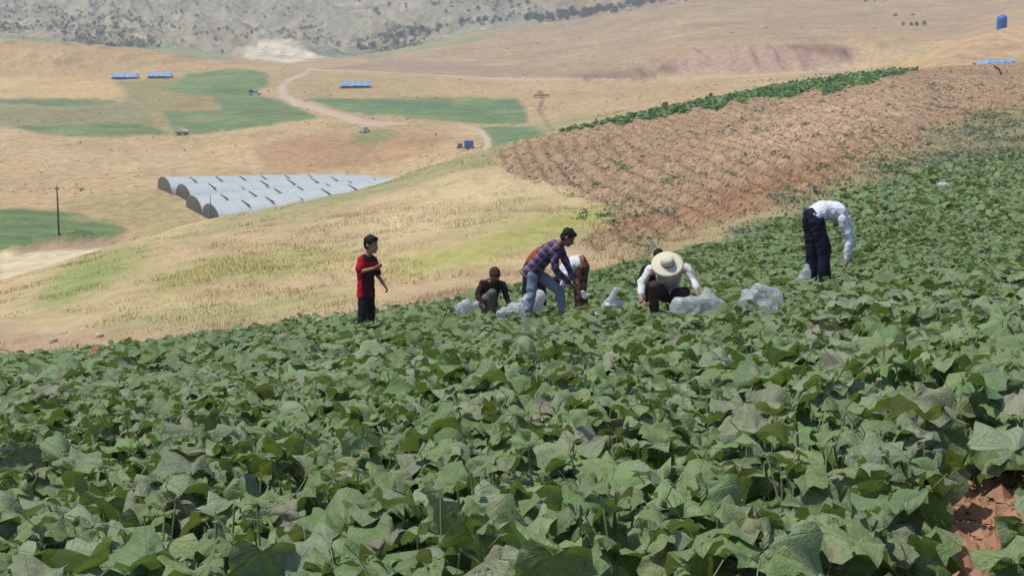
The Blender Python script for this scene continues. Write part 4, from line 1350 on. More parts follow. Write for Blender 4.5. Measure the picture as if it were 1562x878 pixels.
def pickup(p, rz, label, load=None, s_=1.0):
    root = empty('pickup_truck', p, rz); root.scale = (s_,) * 3
    tag(root, label, 'pickup')
    mb = MB(); mb.prism([(-2.3, .45), (2.2, .45), (2.3, .85), (1.1, 1.0), (.55, 1.02), (-2.3, 1.02)], -.82, .82); mb.build('body', PAINT_W, root)
    mb = MB(); mb.prism([(-.55, 1.03), (1.1, 1.03), (.55, 1.62), (-.45, 1.66)], -.74, .74); cab = mb.build('cab', PAINT_W, root)
    for sy in (-1, 1):
        mb = MB(); mb.prism([(-.4, 1.1), (.85, 1.1), (.5, 1.55), (-.35, 1.57)], sy * .75 - .012, sy * .75 + .012); mb.build('side_window', GLASS_D, cab)
        mb = MB(); mb.box((2.27, sy * .6, .75), (.04, .14, .08)); mb.build('headlight', METAL, root)
    mb = MB(); mb.add([(1.08, -.66, 1.08), (1.08, .66, 1.08), (.6, .62, 1.58), (.6, -.62, 1.58)], [(0, 1, 2, 3)]); w_ = mb.build('windscreen', GLASS_D, cab); w_.location = (.02, 0, .012)
    for sx in (-1.45, 1.45):
        for sy in (-.78, .78): wheel(root, (sx, sy, .36))
    if load == 'tarp':
        mb = MB(); mb.prism([(-2.25, 1.03), (-.62, 1.03), (-.66, 1.9), (-1.2, 2.1), (-2.1, 1.95)], -.8, .8); mb.build('covered_load', DARKCLOTH, root)
    if load == 'box':
        mb = MB(); mb.prism([(-2.25, 1.03), (-.62, 1.03), (-.62, 1.75), (-2.25, 1.75)], -.8, .8); mb.build('cargo_box', PAINT_W, root)
    return root
pickup(ground_at(389, 146, 400), .25, 'white pickup with a dark covered load beside the green field', 'tarp', 1.05)
pickup(ground_at(556, 202, 330), 1.2, 'small white pickup parked on the bare ground below the track', 'box', .82)
def canopy_cart(p, rz):
    root = empty('farm_trailer', p, rz)
    tag(root, 'pale low farm trailer at the near edge of the green field', 'trailer')
    mb = MB(); mb.box((0, 0, .75), (1.7, .85, .08)); mb.build('bed', BROWNW, root)
    mb = MB(); mb.prism([(-1.8, 1.35), (-.6, 1.75), (1.2, 1.55), (1.8, 1.2), (1.7, 1.1), (-1.8, 1.2)], -.95, .95); mb.build('cover', CANVAS, root)
    for sx in (-1.5, 1.5):
        for sy in (-.75, .75):
            mb = MB(); mb.box((sx, sy, 1.0), (.05, .05, .24)); mb.build('stake', WOOD, root)
    for sx in (-.9, .9):
        for sy in (-.8, .8): wheel(root, (sx, sy, .36))
    mb = MB(); mb.tube([(1.7, 0, .7), (2.6, 0, .4)], .06, 6); mb.build('drawbar', METAL, root)
canopy_cart(ground_at(278, 207, 330), -.2)
def blue_trailer(p, rz):
    root = empty('blue_tank_trailer', p, rz)
    tag(root, 'bright blue box on a trailer where the grassy ridge meets the track', 'trailer')
    mb = MB(); mb.box((0.3, 0, 1.25), (.95, .7, .72)); mb.build('blue_box', BLUEP, root)
    mb = MB(); mb.box((-.35, 0, .48), (2.0, .78, .07)); mb.build('bed', BROWNW, root)
    mb = MB(); mb.box((-1.6, 0, .95), (.5, .6, .4)); mb.build('crate', BROWNW, root)
    for dx in (-.35, .3, .95):
        mb = MB(); mb.box((dx + .02, 0, 1.25), (.04, .72, .74)); mb.build('rib', BLUEP, root)
    for sy in (-.8, .8): wheel(root, (0.1, sy, .36))
blue_trailer(ground_at(713, 229, 140), .1)
# tall blue water tank on the soil knoll
pt = ground_col(1528, 260)
root = empty('water_tank', pt)
tag(root, 'blue cylindrical water tank on the reddish soil knoll', 'water tank')
MB().lathe([(0, -.3), (.74, -.3), (.76, .1), (.72, .35), (.77, .45), (.73, .75), (.77, .85), (.73, 1.2), (.77, 1.3), (.74, 1.75), (.60, 1.95), (.25, 2.05)], 24).build('tank_shell', BLUEP, root, True)
MB().lathe([(.27, 2.02), (.27, 2.14), (.0, 2.16)], 16).build('lid', BLUEP, root, True)
MB().tube([(.7, -.2, .2), (1.0, -.4, .15), (1.1, -.6, -.05)], .05, 6).build('outlet_pipe', METAL, root)
# crumpled blue tarpaulin and hose by the berm
pb = ground_at(1516, 96, 150)
V = []; Fc = []
nx, ny = 16, 6
for i in range(nx + 1):
    for j in range(ny + 1):
        x_ = -2.4 + 4.8 * i / nx + random.uniform(-.1, .1); y_ = -.7 + 1.4 * j / ny
        wx, wy = pb.x + x_, pb.y + y_
        V.append((wx, wy, ground_z(wx, wy) + .08 + .42 * math.sin(math.pi * j / ny) * float(fbm(np.array([x_ * 1.3]), np.array([y_ * 1.3]), 3, 4)[0]) * 1.6))
for i in range(nx):
    for j in range(ny):
        b = i * (ny + 1) + j; Fc.append((b, b + ny + 1, b + ny + 2, b + 1))
mb = MB(); mb.add(V, Fc)
tag(mb.build('tarpaulin_sheet', TARP, None, True), 'crumpled blue tarpaulin lying at the foot of the soil knoll', 'tarpaulin')
hp = [ground_at(1517, 103, 120), ground_at(1524, 108, 120), ground_at(1527, 115, 120)]
MB_h = MB().tube([p_ + Vector((0, 0, .12)) for p_ in hp], .10, 8)
tag(MB_h.build('hose', TYRE, None, True), 'short dark hose lying below the blue tarpaulin', 'hose')
# low dark shape standing in for the bank's shadow-like patch by the gully
ps = ground_at(826, 149, 400)
root = empty('bank_shadow_shape', ps, .2); root.scale = (.85, 1, .6)
tag(root, 'low dark brown stand-in for the bank shadow at the head of the eroded gully', 'shadow stand-in')
BANK_SHADOW = plain('bank_shadow_brown', (112, 92, 74), 1, .05, .3, 1.5, 0, .2)
V = []; Fc = []
for i in range(9):
    for j in range(5):
        V.append((-3.2 + .8 * i, -1.2 + .6 * j, 1.3 + .35 * math.sin(j / 4 * math.pi) + random.uniform(-.18, .18)))
for i in range(8):
    for j in range(4):
        b = i * 5 + j; Fc.append((b, b + 5, b + 6, b + 1))
mb = MB(); mb.add(V, Fc); mb.box((0, 0, 1.15), (3.1, 1.1, .1)); mb.build('roof', BANK_SHADOW, root)
for sx in (-2.8, 0, 2.8):
    for sy in (-1, 1):
        MB().tube([(sx, sy, -.3), (sx, sy, 1.2)], .08, 6).build('post', WOOD, root)
#@@PART3
# ------------------------------------------------------------------ people
def V3(*a): return Vector(a)
TMP_SCENE = bpy.data.scenes.new('workbench')
class Shape:
    """closed overlapping solids, fused into one continuous surface"""
    def __init__(s): s.v = []; s.f = []
    def loft(s, rings, n=14):
        """rings: (centre, vector a, vector b); closed with rounded ends"""
        b = len(s.v)
        for c, a, bb in rings:
            for k in range(n):
                t = 2 * math.pi * k / n
                s.v.append(c + a * math.cos(t) + bb * math.sin(t))
        m = len(rings)
        for i in range(m - 1):
            for k in range(n):
                s.f.append((b + i * n + k, b + i * n + (k + 1) % n, b + (i + 1) * n + (k + 1) % n, b + (i + 1) * n + k))
        s.f.append(tuple(b + k for k in range(n))[::-1]); s.f.append(tuple(b + (m - 1) * n + k for k in range(n)))
    def cap(s, p0, p1, r0, r1, n=12, squash=1.0):
        d = p1 - p0
        L = d.length
        d = d.normalized() if L > 1e-6 else V3(0, 0, 1)
        a = d.cross(V3(0, 1, 0) if abs(d.y) < .9 else V3(1, 0, 0)).normalized(); b = d.cross(a)
        rings = []
        for t in (-.98, -.8, -.45, 0): rings.append((p0 + d * r0 * t, a * r0 * math.sqrt(1 - t * t), b * r0 * math.sqrt(1 - t * t)))
        for t in (0, .45, .8, .98): rings.append((p1 + d * r1 * t, a * r1 * math.sqrt(1 - t * t), b * r1 * math.sqrt(1 - t * t)))
        s.loft(rings, n)
    def ell(s, c, ax, ay, az, n=16):
        rings = []
        for j in range(9):
            t = -.98 + 1.96 * j / 8
            q = math.sqrt(1 - t * t)
            rings.append((c + az * t, ax * q, ay * q))
        s.loft(rings, n)
    def fuse(s, name, voxel, smooth=4, wrinkle=0.0, wscale=14.0, seed=0, facet=0.0):
        me = bpy.data.meshes.new('tmp')
        me.from_pydata([tuple(p) for p in s.v], [], s.f); me.update()
        o = bpy.data.objects.new('tmp', me); TMP_SCENE.collection.objects.link(o)
        import bmesh
        bm = bmesh.new(); bm.from_mesh(me); bmesh.ops.recalc_face_normals(bm, faces=bm.faces); bm.to_mesh(me); bm.free()
        rm = o.modifiers.new('r', 'REMESH'); rm.mode = 'VOXEL'; rm.voxel_size = voxel; rm.use_smooth_shade = True
        sm = o.modifiers.new('s', 'SMOOTH'); sm.factor = .5; sm.iterations = smooth
        TMP_SCENE.view_layers[0].update(); dg = TMP_SCENE.view_layers[0].depsgraph; dg.update()
        out = bpy.data.meshes.new_from_object(o.evaluated_get(dg))
        out.name = name
        bpy.data.objects.remove(o); bpy.data.meshes.remove(me)
        n = len(out.vertices)
        co = np.empty(n * 3, np.float32); out.vertices.foreach_get('co', co); co = co.reshape(-1, 3)
        if wrinkle:
            nr_ = np.empty(n * 3, np.float32); out.vertices.foreach_get('normal', nr_); nr_ = nr_.reshape(-1, 3)
            q = co * wscale
            w = fbm(q[:, 0] + q[:, 1] * .7 + 31 * seed, q[:, 2] * .8 + q[:, 1] * .4, 3, seed, True) - .6
            co = co + nr_ * (w * wrinkle)[:, None]
            out.vertices.foreach_set('co', co.astype(np.float32).ravel())
        if facet:
            o = bpy.data.objects.new('tmp', out); TMP_SCENE.collection.objects.link(o)
            dm = o.modifiers.new('d', 'DECIMATE'); dm.ratio = facet
            TMP_SCENE.view_layers[0].update(); dg = TMP_SCENE.view_layers[0].depsgraph; dg.update()
            out2 = bpy.data.meshes.new_from_object(o.evaluated_get(dg)); out2.name = name
            bpy.data.objects.remove(o); bpy.data.meshes.remove(out); out = out2
        out.polygons.foreach_set('use_smooth', [not facet] * len(out.polygons))
        out.update()
        return out, co
def set_tint(me, cols):
    a = me.attributes.new('tint', 'FLOAT_COLOR', 'POINT')
    cols = np.concatenate([cols, np.ones((len(cols), 1))], 1).astype(np.float32)
    a.data.foreach_set('color', cols.ravel())
SKINM = attr_mat('skin', .55, .06, 20, 0, .35)
CLOTH = attr_mat('cloth', .9, .10, 26, .0, .1, .004)
HAIRM = plain('black_hair', (24, 20, 20), .75, .2, .3, 40)

def hand(S, wr, direction, palmn, k=1.0, curl=.5):
    d = direction.normalized(); pn = palmn - d * palmn.dot(d); pn = pn.normalized(); sd = d.cross(pn)
    pal = wr + d * .05 * k
    S.ell(pal, sd * .040 * k, pn * .018 * k, d * .058 * k)
    for i, L in enumerate((.062, .074, .070, .054)):
        off = (-1.5 + i) * .0195 * k
        b = wr + d * .092 * k + sd * off
        m = b + (d * math.cos(curl * .5) + pn * math.sin(curl * .5)) * L * .5 * k
        t = m + (d * math.cos(curl * 1.3) + pn * math.sin(curl * 1.3)) * L * .55 * k
        S.cap(b, m, .0095 * k, .009 * k, 8); S.cap(m, t, .009 * k, .0078 * k, 8)
    b = wr + d * .028 * k - sd * .034 * k
    m = b + (d * .7 - sd * .75 + pn * .25).normalized() * .038 * k
    t = m + (d * .95 - sd * .2 + pn * .35).normalized() * .032 * k
    S.cap(b, m, .0125 * k, .011 * k, 8); S.cap(m, t, .0105 * k, .009 * k, 8)

def person(P):
    """P: joints in world coordinates and clothing; returns the root Empty"""
    J = P['J']; k = P.get('k', 1.0); slim = P.get('slim', 1.0)
    origin = P['origin']
    root = empty('person', origin)
    tag(root, P['label'], 'person')
    def build(name, me, mat):
        me.materials.append(mat)
        me.transform(Matrix.Translation(-origin))
        return link(bpy.data.objects.new(name, me), root)
    lat_h = (J['hipR'] - J['hipL']).normalized(); lat_s = (J['shR'] - J['shL']).normalized()
    spine = [J['pelvis'], J['waist'], J['chest'], J['neck']]
    def torso(S, inf, low=None, to_neck=True):
        pts = [spine[0], spine[0].lerp(spine[1], .55), spine[1], spine[1].lerp(spine[2], .5), spine[2], spine[2].lerp(spine[3], .55), spine[3]]
        wid = [.155, .150, .138, .148, .165, .150, .075]; dep = [.110, .108, .098, .105, .115, .100, .060]
        if low is not None:
            pts = [low] + pts; wid = [.165] + wid; dep = [.118] + dep
        rings = []
        m = len(pts)
        for i, p in enumerate(pts):
            d = (pts[min(i + 1, m - 1)] - pts[max(i - 1, 0)]).normalized()
            l = lat_h.lerp(lat_s, i / (m - 1)); l = (l - d * l.dot(d)).normalized(); q = d.cross(l)
            rings.append((p, l * (wid[i] * k * slim + inf), q * (dep[i] * k * slim + inf)))
        S.loft(rings, 18)
    # --- body: one continuous surface
    B = Shape()
    torso(B, -.008)
    hc, hf, hu = J['head'], P['face'].normalized(), P['headup'].normalized()
    hs = hf.cross(hu).normalized(); hu = hs.cross(hf).normalized()
    q = P.get('headk', 1.0) * k
    B.ell(hc + hu * .02 * q - hf * .012 * q, hs * .076 * q, hf * .096 * q, hu * .102 * q)
    B.ell(hc - hu * .055 * q + hf * .028 * q, hs * .055 * q, hf * .062 * q, hu * .070 * q)
    B.cap(hc - hu * .005 * q + hf * .085 * q, hc - hu * .035 * q + hf * .103 * q, .010 * q, .015 * q, 8)     # nose
    B.cap(hc - hu * .066 * q + hf * .082 * q + hs * .012 * q, hc - hu * .066 * q + hf * .082 * q - hs * .012 * q, .010 * q, .010 * q, 8)
    B.cap(hc - hu * .098 * q + hf * .066 * q, hc - hu * .094 * q + hf * .060 * q, .019 * q, .02 * q, 8)      # chin
    for sg in (-1, 1):
        B.ell(hc + hs * sg * .079 * q - hf * .012 * q - hu * .012 * q, hs * .012 * q, hf * .020 * q, hu * .032 * q, 10)
    B.cap(J['neck'] - (J['head'] - J['neck']).normalized() * .02, hc - hu * .05 * q - hf * .02 * q, .058 * k, .052 * k)
    for sd in 'LR':
        sh, el, wr = J['sh' + sd], J['el' + sd], J['wr' + sd]
        B.cap(J['neck'].lerp(sh, .35), sh, .05 * k, .052 * k)
        B.cap(sh, el, .047 * k, .038 * k); B.cap(el, wr, .037 * k, .026 * k)
        hd = P.get('hand' + sd, (wr - el).normalized())
        hand(B, wr, hd, P.get('palm' + sd, V3(0, -.4, -.6)), k, P.get('curl', .6))
        hp, kn, an = J['hip' + sd], J['kn' + sd], J['an' + sd]
        B.cap(hp, kn, .082 * k * slim, .052 * k); B.cap(kn, an, .050 * k, .036 * k)
        tf = P.get('toe' + sd, V3(1, 0, 0)).normalized()
        B.cap(an - V3(0, 0, .03 * k) - tf * .03, an - V3(0, 0, .04 * k) + tf * .13 * k, .036 * k, .026 * k)
    me, co = B.fuse('body', P.get('voxel', .0105), 3)
    cols = np.tile(alb(P.get('skin', (176, 130, 104))), (len(co), 1))
    for sg in (-1, 1):                          # eyes, brows; lips
        e = np.array(hc + hs * sg * .031 * q + hf * .088 * q + hu * .004 * q)
        d = np.linalg.norm(co - e, axis=1); cols[d < .013 * q] = alb((60, 44, 38))
        e = np.array(hc + hs * sg * .032 * q + hf * .088 * q + hu * .026 * q)
        d = np.linalg.norm((co - e) * np.array([1, 1, 1.6]), axis=1); cols[d < .017 * q] = alb((58, 44, 38))
    e = np.array(hc - hu * .066 * q + hf * .09 * q)
    d = np.linalg.norm(co - e, axis=1); cols[d < .018 * q] = alb((150, 92, 82))
    set_tint(me, cols)
    build('body', me, SKINM)
    # --- upper garment
    S = Shape(); inf = P.get('shirt_inf', .014)
    low = P.get('hem')
    torso(S, inf, low)
    sl = P.get('sleeve', 1.0)                    # fraction of the arm covered (0.5 = to the elbow)
    for sd in 'LR':
        sh, el, wr = J['sh' + sd], J['el' + sd], J['wr' + sd]
        S.cap(J['neck'].lerp(sh, .45), sh, .062 * k, .066 * k + inf * .3)
        if sl <= .5:
            S.cap(sh, sh.lerp(el, sl * 2), .064 * k + inf * .3, .064 * k + inf * .4)
        else:
            S.cap(sh, el, .062 * k + inf * .3, .050 * k + inf * .3); S.cap(el, el.lerp(wr, (sl - .5) * 2 - .06), .050 * k + inf * .3, .037 * k + inf * .2)
    me, co = S.fuse('shirt', .013, 3, P.get('wrinkle', .022), 9.0, P.get('seed', 1))
    set_tint(me, P['shirt_col'](co, J) if callable(P['shirt_col']) else np.tile(alb(P['shirt_col']), (len(co), 1)))
    build(P.get('shirt_name', 'shirt'), me, P.get('shirt_mat', CLOTH))
    # --- trousers
    S = Shape(); ti = P.get('trouser_inf', .016)
    p0 = J['pelvis']; up = (J['waist'] - J['pelvis']).normalized()
    l = (lat_h - up * lat_h.dot(up)).normalized(); qv = up.cross(l)
    S.loft([(p0 - up * .10 * k, l * .10 * k, qv * .08 * k), (p0 - up * .03 * k, l * (.152 * k * slim + ti), qv * (.115 * k * slim + ti)), (p0 + up * .06 * k, l * (.150 * k * slim + ti * .6), qv * (.112 * k * slim + ti * .6)), (p0 + up * .11 * k, l * (.142 * k * slim), qv * .10 * k)], 18)
    for sd in 'LR':
        hp, kn, an = J['hip' + sd], J['kn' + sd], J['an' + sd]
        S.cap(hp, kn, .092 * k * slim + ti * .6, .062 * k + ti); S.cap(kn, kn.lerp(an, .97), .062 * k + ti, .050 * k + ti)
    me, co = S.fuse('trousers', .013, 3, P.get('wrinkle', .022), 8.0, P.get('seed', 1) + 5)
    set_tint(me, P['trouser_col'](co, J) if callable(P['trouser_col']) else np.tile(alb(P['trouser_col']), (len(co), 1)))
    build('trousers', me, CLOTH)
    # --- shoes
    for sd in 'LR':
        an = J['an' + sd]; tf = P.get('toe' + sd, V3(1, 0, 0)).normalized()
        S = Shape(); S.cap(an - V3(0, 0, .035 * k) - tf * .035, an - V3(0, 0, .045 * k) + tf * .14 * k, .044 * k, .034 * k); S.cap(an, an - V3(0, 0, .04), .045 * k, .045 * k)
        me, co = S.fuse('shoe', .013, 2); set_tint(me, np.tile(alb(P.get('shoe', (60, 56, 54))), (len(co), 1))); build('shoe', me, CLOTH)
    # --- hair
    if P.get('hair', True):
        S = Shape()
        S.ell(hc + hu * .040 * q - hf * .022 * q, hs * .086 * q, hf * .100 * q, hu * .092 * q)
        S.ell(hc - hu * .005 * q - hf * .048 * q, hs * .080 * q, hf * .066 * q, hu * .085 * q)
        S.cap(hc + hu * .085 * q + hf * .04 * q + hs * .03 * q, hc + hu * .082 * q + hf * .058 * q - hs * .02 * q, .034 * q, .026 * q)     # fringe
        me, co = S.fuse('hair', .010, 2, .016, 30, 3)
        build('hair', me, P.get('hair_mat', HAIRM))
    return root, (hc, hf, hu, hs, q)

def gz(u, y):                                   # ground below a photograph column
    return ground_col(u, y)
def seg_d(co, a, b):
    a = np.array(a); b = np.array(b); d = b - a
    t = np.clip(((co - a) @ d) / (d @ d), 0, 1)
    return np.linalg.norm(co - (a + t[:, None] * d), axis=1)

# 1 boy in the red and black shirt
Y = 24.6
def A(u, v, dy=0.0): return at(u, v, Y + dy)
g = gz(556, Y)
J = dict(pelvis=A(558, 444), waist=A(558, 426), chest=A(558, 408), neck=A(561, 390), head=A(567, 372.5, -.02),
         shR=A(551, 397, -.13), elR=A(548.5, 414.5, -.19), wrR=A(571, 409, -.30), shL=A(569, 397, .12), elL=A(576, 419, .14), wrL=A(586, 434, .06),
         hipR=A(555, 450, -.06), hipL=A(563, 450, .06), knR=A(553, 478, -.10), knL=A(566, 478, .07), anR=V3(A(548, 500).x, Y - .10, g.z + .09), anL=V3(A(560, 500).x, Y + .10, g.z + .09))
def boy_shirt(co, J):
    c = np.tile(alb((196, 30, 46)), (len(co), 1))
    u, v = project(co[:, 0], co[:, 1], co[:, 2])
    n_ = fbm(co[:, 0] * 14 + co[:, 1] * 9, co[:, 2] * 14, 3, 5)
    arm = (seg_d(co, J['shR'].lerp(J['elR'], .12), J['elR']) < .074)
    c[(v < 399.5) & (u > 553) & ~arm] = alb((58, 42, 46))
    lowr = (v > 407.5) & (u > 551.5 + 3 * (n_ - .5)) & ~arm
    c[lowr] = alb((104, 28, 42)); c[lowr & (n_ > .52)] = alb((72, 26, 38))
    c[(np.linalg.norm(co - np.array(J['neck'] + V3(-.02, 0, .015)), axis=1) < .075)] = alb((200, 70, 66))
    return c
person(dict(J=J, origin=g, label='boy standing at the crop edge in a red and black shirt and black trousers', face=V3(.82, -.50, -.06), headup=V3(.05, 0, 1), headk=1.18,
            k=.91, sleeve=.40, hem=A(558, 452), shirt_col=boy_shirt, trouser_col=(44, 44, 50), shirt_inf=.022, trouser_inf=.010, handR=V3(.9, -.15, .35), palmR=V3(-.2, .8, .3), curl=1.2,
            palmL=V3(-.8, .1, -.3), toeR=V3(1, -.3, 0), toeL=V3(1, -.1, 0), seed=2, skin=(186, 132, 104)))

# 2 crouching person in dark brown
Y = 24.6
g = gz(748, Y)
J = dict(pelvis=A(744, 463, .32), waist=A(746, 450, .26), chest=A(749, 437, .12), neck=A(752, 429, .02), head=A(755, 420, -.10),
         shR=A(736, 433, .06), elR=A(728, 449, -.02), wrR=A(736, 463, -.18), shL=A(767, 434, .06), elL=A(772, 450, -.04), wrL=A(776, 464, -.2),
         hipR=A(738, 464, .26), hipL=A(752, 464, .26), knR=A(751, 447, -.16), knL=A(741, 455, -.08), anR=V3(A(751, 480).x, Y + .02, g.z + .09), anL=V3(A(738, 480).x, Y + .04, g.z + .09))
r2, hd = person(dict(J=J, origin=g, label='person in dark brown top and brown head covering, squatting beside a white bag', face=V3(.12, -.75, -.62), headup=V3(0, -.6, .8), headk=1.1,
            k=.84, shirt_col=(62, 46, 42), trouser_col=(120, 112, 106), skin=(120, 90, 76), toeR=V3(.1, -1, 0), toeL=V3(-.2, -1, 0), seed=4, hair=False, curl=.7))
hc, hf, hu, hs, q = hd
S = Shape(); S.ell(hc + hu * .035 * q - hf * .02 * q, hs * .092 * q, hf * .112 * q, hu * .095 * q); S.ell(hc - hu * .02 * q - hf * .05 * q, hs * .084 * q, hf * .07 * q, hu * .09 * q)
S.loft([(hc + hu * .045 * q + hf * .07 * q, hs * .075 * q, hu * .022 * q), (hc + hu * .030 * q + hf * .14 * q, hs * .05 * q, hu * .010 * q)], 12)
me, co = S.fuse('head_covering', .011, 3, .01, 14, 2); set_tint(me, np.tile(alb((84, 58, 52)), (len(co), 1))); me.materials.append(CLOTH); me.transform(Matrix.Translation(-r2.location)); link(bpy.data.objects.new('head_covering', me), r2)

# 4 person in orange behind the plaid shirt
Y = 25.9
g = gz(812, Y)
J = dict(pelvis=A(811, 405), waist=A(816, 394), chest=A(825, 387, .05), neck=A(836, 385, .10), head=A(846, 392, .14),
         shR=A(824, 388, -.05), elR=A(820, 408, .05), wrR=A(822, 426, .05), shL=A(830, 386, .25), elL=A(826, 406, .28), wrL=A(826, 424, .25),
         hipR=A(806, 407, -.09), hipL=A(813, 407, .09), knR=A(803, 436, -.10), knL=A(826, 438, .10), anR=V3(A(800, 470).x, Y - .1, g.z + .09), anL=V3(A(829, 470).x, Y + .1, g.z + .09))
person(dict(J=J, origin=g, label='person in an orange-red top and navy trousers, mostly hidden behind the plaid shirt', face=V3(.5, .0, -.85), headup=V3(.85, 0, .5),
            k=.87, voxel=.014, shirt_col=(176, 78, 58), trouser_col=(46, 52, 70), toeR=V3(1, 0, 0), toeL=V3(1, .1, 0), seed=6))

# 5 person bending away in white shirt and brown patterned trousers
Y = 25.6
g = gz(886, Y)
J = dict(pelvis=A(886, 403), waist=A(877, 402), chest=A(867, 411, .02), neck=A(857, 424, .02), head=A(849, 433, .05),
         shR=A(864, 418, .16), elR=A(858, 434, .2), wrR=A(852, 446, .15), shL=A(864, 420, -.15), elL=A(859, 434, -.12), wrL=A(852, 446, -.10),
         hipR=A(889, 408, .09), hipL=A(887, 408, -.09), knR=A(884, 436, .12), knL=A(885, 438, -.10), anR=V3(A(893, 470).x, Y + .12, g.z + .09), anL=V3(A(887, 470).x, Y - .12, g.z + .09))
def brown_pat(co, J):
    n_ = fbm(co[:, 0] * 18 + co[:, 1] * 13, co[:, 2] * 16, 3, 15)
    c = np.tile(alb((118, 82, 66)), (len(co), 1)); c[n_ > .54] = alb((82, 56, 46)); c[n_ < .36] = alb((150, 112, 88))
    return c
person(dict(J=J, origin=g, label='person bent double in a white shirt and baggy brown patterned trousers, behind the plaid arms', face=V3(-.5, 0, -.86), headup=V3(-.85, 0, .5),
            k=.88, voxel=.012, shirt_col=(232, 232, 232), shirt_inf=.035, trouser_col=brown_pat, trouser_inf=.045, toeR=V3(-1, .1, 0), toeL=V3(-1, 0, 0), seed=8, slim=1.05))

# 3 plaid shirt and jeans
Y = 24.0
g = gz(835, Y)
J = dict(pelvis=A(814, 413), waist=A(822, 400), chest=A(836, 385), neck=A(852, 371), head=A(867, 362, -.02),
         shR=A(846, 380, -.17), elR=A(847, 411, -.19), wrR=A(870, 433, -.12), shL=A(854, 378, .15), elL=A(866, 405, .14), wrL=A(876, 429, -.02),
         hipR=A(811, 420, -.10), hipL=A(823, 420, .10), knR=A(811, 450, -.14), knL=A(854, 443, .05), anR=V3(A(799, 480).x, Y - .10, g.z + .09), anL=V3(A(861, 480).x, Y + .02, g.z + .09))
def plaid_mat():
    m, nt, out = new_mat('plaid_cloth')
    p = nd(nt, 'ShaderNodeBsdfPrincipled'); p.inputs['Roughness'].default_value = .9; p.inputs['Specular IOR Level'].default_value = .1
    tcn = nd(nt, 'ShaderNodeTexCoord'); mp = nd(nt, 'ShaderNodeMapping'); mp.inputs['Rotation'].default_value = (0, math.radians(-42), math.radians(12))
    nt.links.new(tcn.outputs['Object'], mp.inputs[0])
    sp = nd(nt, 'ShaderNodeSeparateXYZ'); nt.links.new(mp.outputs[0], sp.inputs[0])
    def band(s, per, wd, ph):
        f = mathn(nt, 'FRACT', mathn(nt, 'ADD', mathn(nt, 'DIVIDE', s, per), ph))
        return mathn(nt, 'LESS_THAN', f, wd)
    c = alb4((66, 58, 84))
    c = mixc(nt, mathn(nt, 'MULTIPLY', band(sp.outputs[0], .105, .34, .1), .55), c, alb4((150, 136, 160)))
    c = mixc(nt, mathn(nt, 'MULTIPLY', band(sp.outputs[2], .105, .34, .3), .50), c, alb4((150, 132, 156)))
    c = mixc(nt, mathn(nt, 'MULTIPLY', band(sp.outputs[0], .105, .10, .62), .7), c, alb4((160, 90, 100)))
    c = mixc(nt, mathn(nt, 'MULTIPLY', band(sp.outputs[2], .105, .10, .8), .7), c, alb4((36, 32, 50)))
    nt.links.new(c, p.inputs['Base Color']); nt.links.new(p.outputs[0], out.inputs[0])
    return m
def jeans(co, J):
    n_ = fbm(co[:, 0] * 10 + co[:, 1] * 6, co[:, 2] * 7, 3, 25)
    return alb((146, 158, 174))[None] * (.8 + .4 * n_)[:, None]
person(dict(J=J, origin=g, label='young man in plaid shirt and faded jeans leaning forward with both hands together', face=V3(.80, -.18, -.55), headup=V3(.55, 0, .83), headk=1.12,
            k=.92, hem=A(803, 424), shirt_col=(120, 120, 130), shirt_mat=plaid_mat(), trouser_col=jeans, shirt_inf=.024, sleeve=.96, wrinkle=.03, trouser_inf=.010, handR=V3(.75, .05, -.65), handL=V3(.35, -.25, -.9),
            palmR=V3(.2, .9, .0), palmL=V3(-.4, -.8, -.2), curl=.9, toeR=V3(1, -.3, 0), toeL=V3(1, -.2, 0), seed=9, skin=(150, 104, 84)))

# 7 person behind the straw hat
Y = 22.6
g = gz(1000, Y)
J = dict(pelvis=A(1002, 446, .25), waist=A(1002, 430, .2), chest=A(1003, 414, .1), neck=A(1004, 402, .03), head=A(1004.5, 391, -.02),
         shR=A(985, 410, .05), elR=A(974, 428, .0), wrR=A(980, 446, -.12), shL=A(1020, 410, .05), elL=A(1028, 430, .0), wrL=A(1022, 446, -.12),
         hipR=A(994, 448, .2), hipL=A(1010, 448, .2), knR=A(990, 436, -.16), knL=A(1014, 436, -.16), anR=V3(A(992, 470).x, Y + .0, g.z + .09), anL=V3(A(1012, 470).x, Y, g.z + .09))
person(dict(J=J, origin=g, label='dark-haired person in black almost hidden behind the straw hat', face=V3(.1, -.8, -.5), headup=V3(0, -.4, .9), k=.80, voxel=.014,
            shirt_col=(44, 40, 42), trouser_col=(48, 44, 44), toeR=V3(0, -1, 0), toeL=V3(0, -1, 0), seed=11))

# 6 straw hat, white shirt
Y = 20.6
g = gz(1020, Y)
J = dict(pelvis=A(1020, 448, .45), waist=A(1020, 432, .36), chest=A(1020, 416, .14), neck=A(1019, 408, -.03), head=A(1018, 405, -.14),
         shR=A(992, 412, .03), elR=A(978, 432, -.08), wrR=A(978, 449, -.24), shL=A(1047, 410, .03), elL=A(1057, 427, -.05), wrL=A(1063, 441, -.22),
         hipR=A(1012, 450, .38), hipL=A(1030, 450, .38), knR=A(998, 436, -.06), knL=A(1044, 446, .0), anR=V3(A(1000, 470).x, Y + .15, g.z + .09), anL=V3(A(1040, 470).x, Y + .15, g.z + .09))
r6, hd = person(dict(J=J, origin=g, label='person in straw hat, white shirt and dark brown trousers squatting among the vines', face=V3(.06, -.72, -.70), headup=V3(-.02, -.62, .78), k=.84,
            shirt_col=(236, 234, 230), trouser_col=(86, 70, 66), toeR=V3(-.2, -1, 0), toeL=V3(.2, -1, 0), seed=13, shirt_inf=.024, wrinkle=.04, skin=(170, 122, 96)))
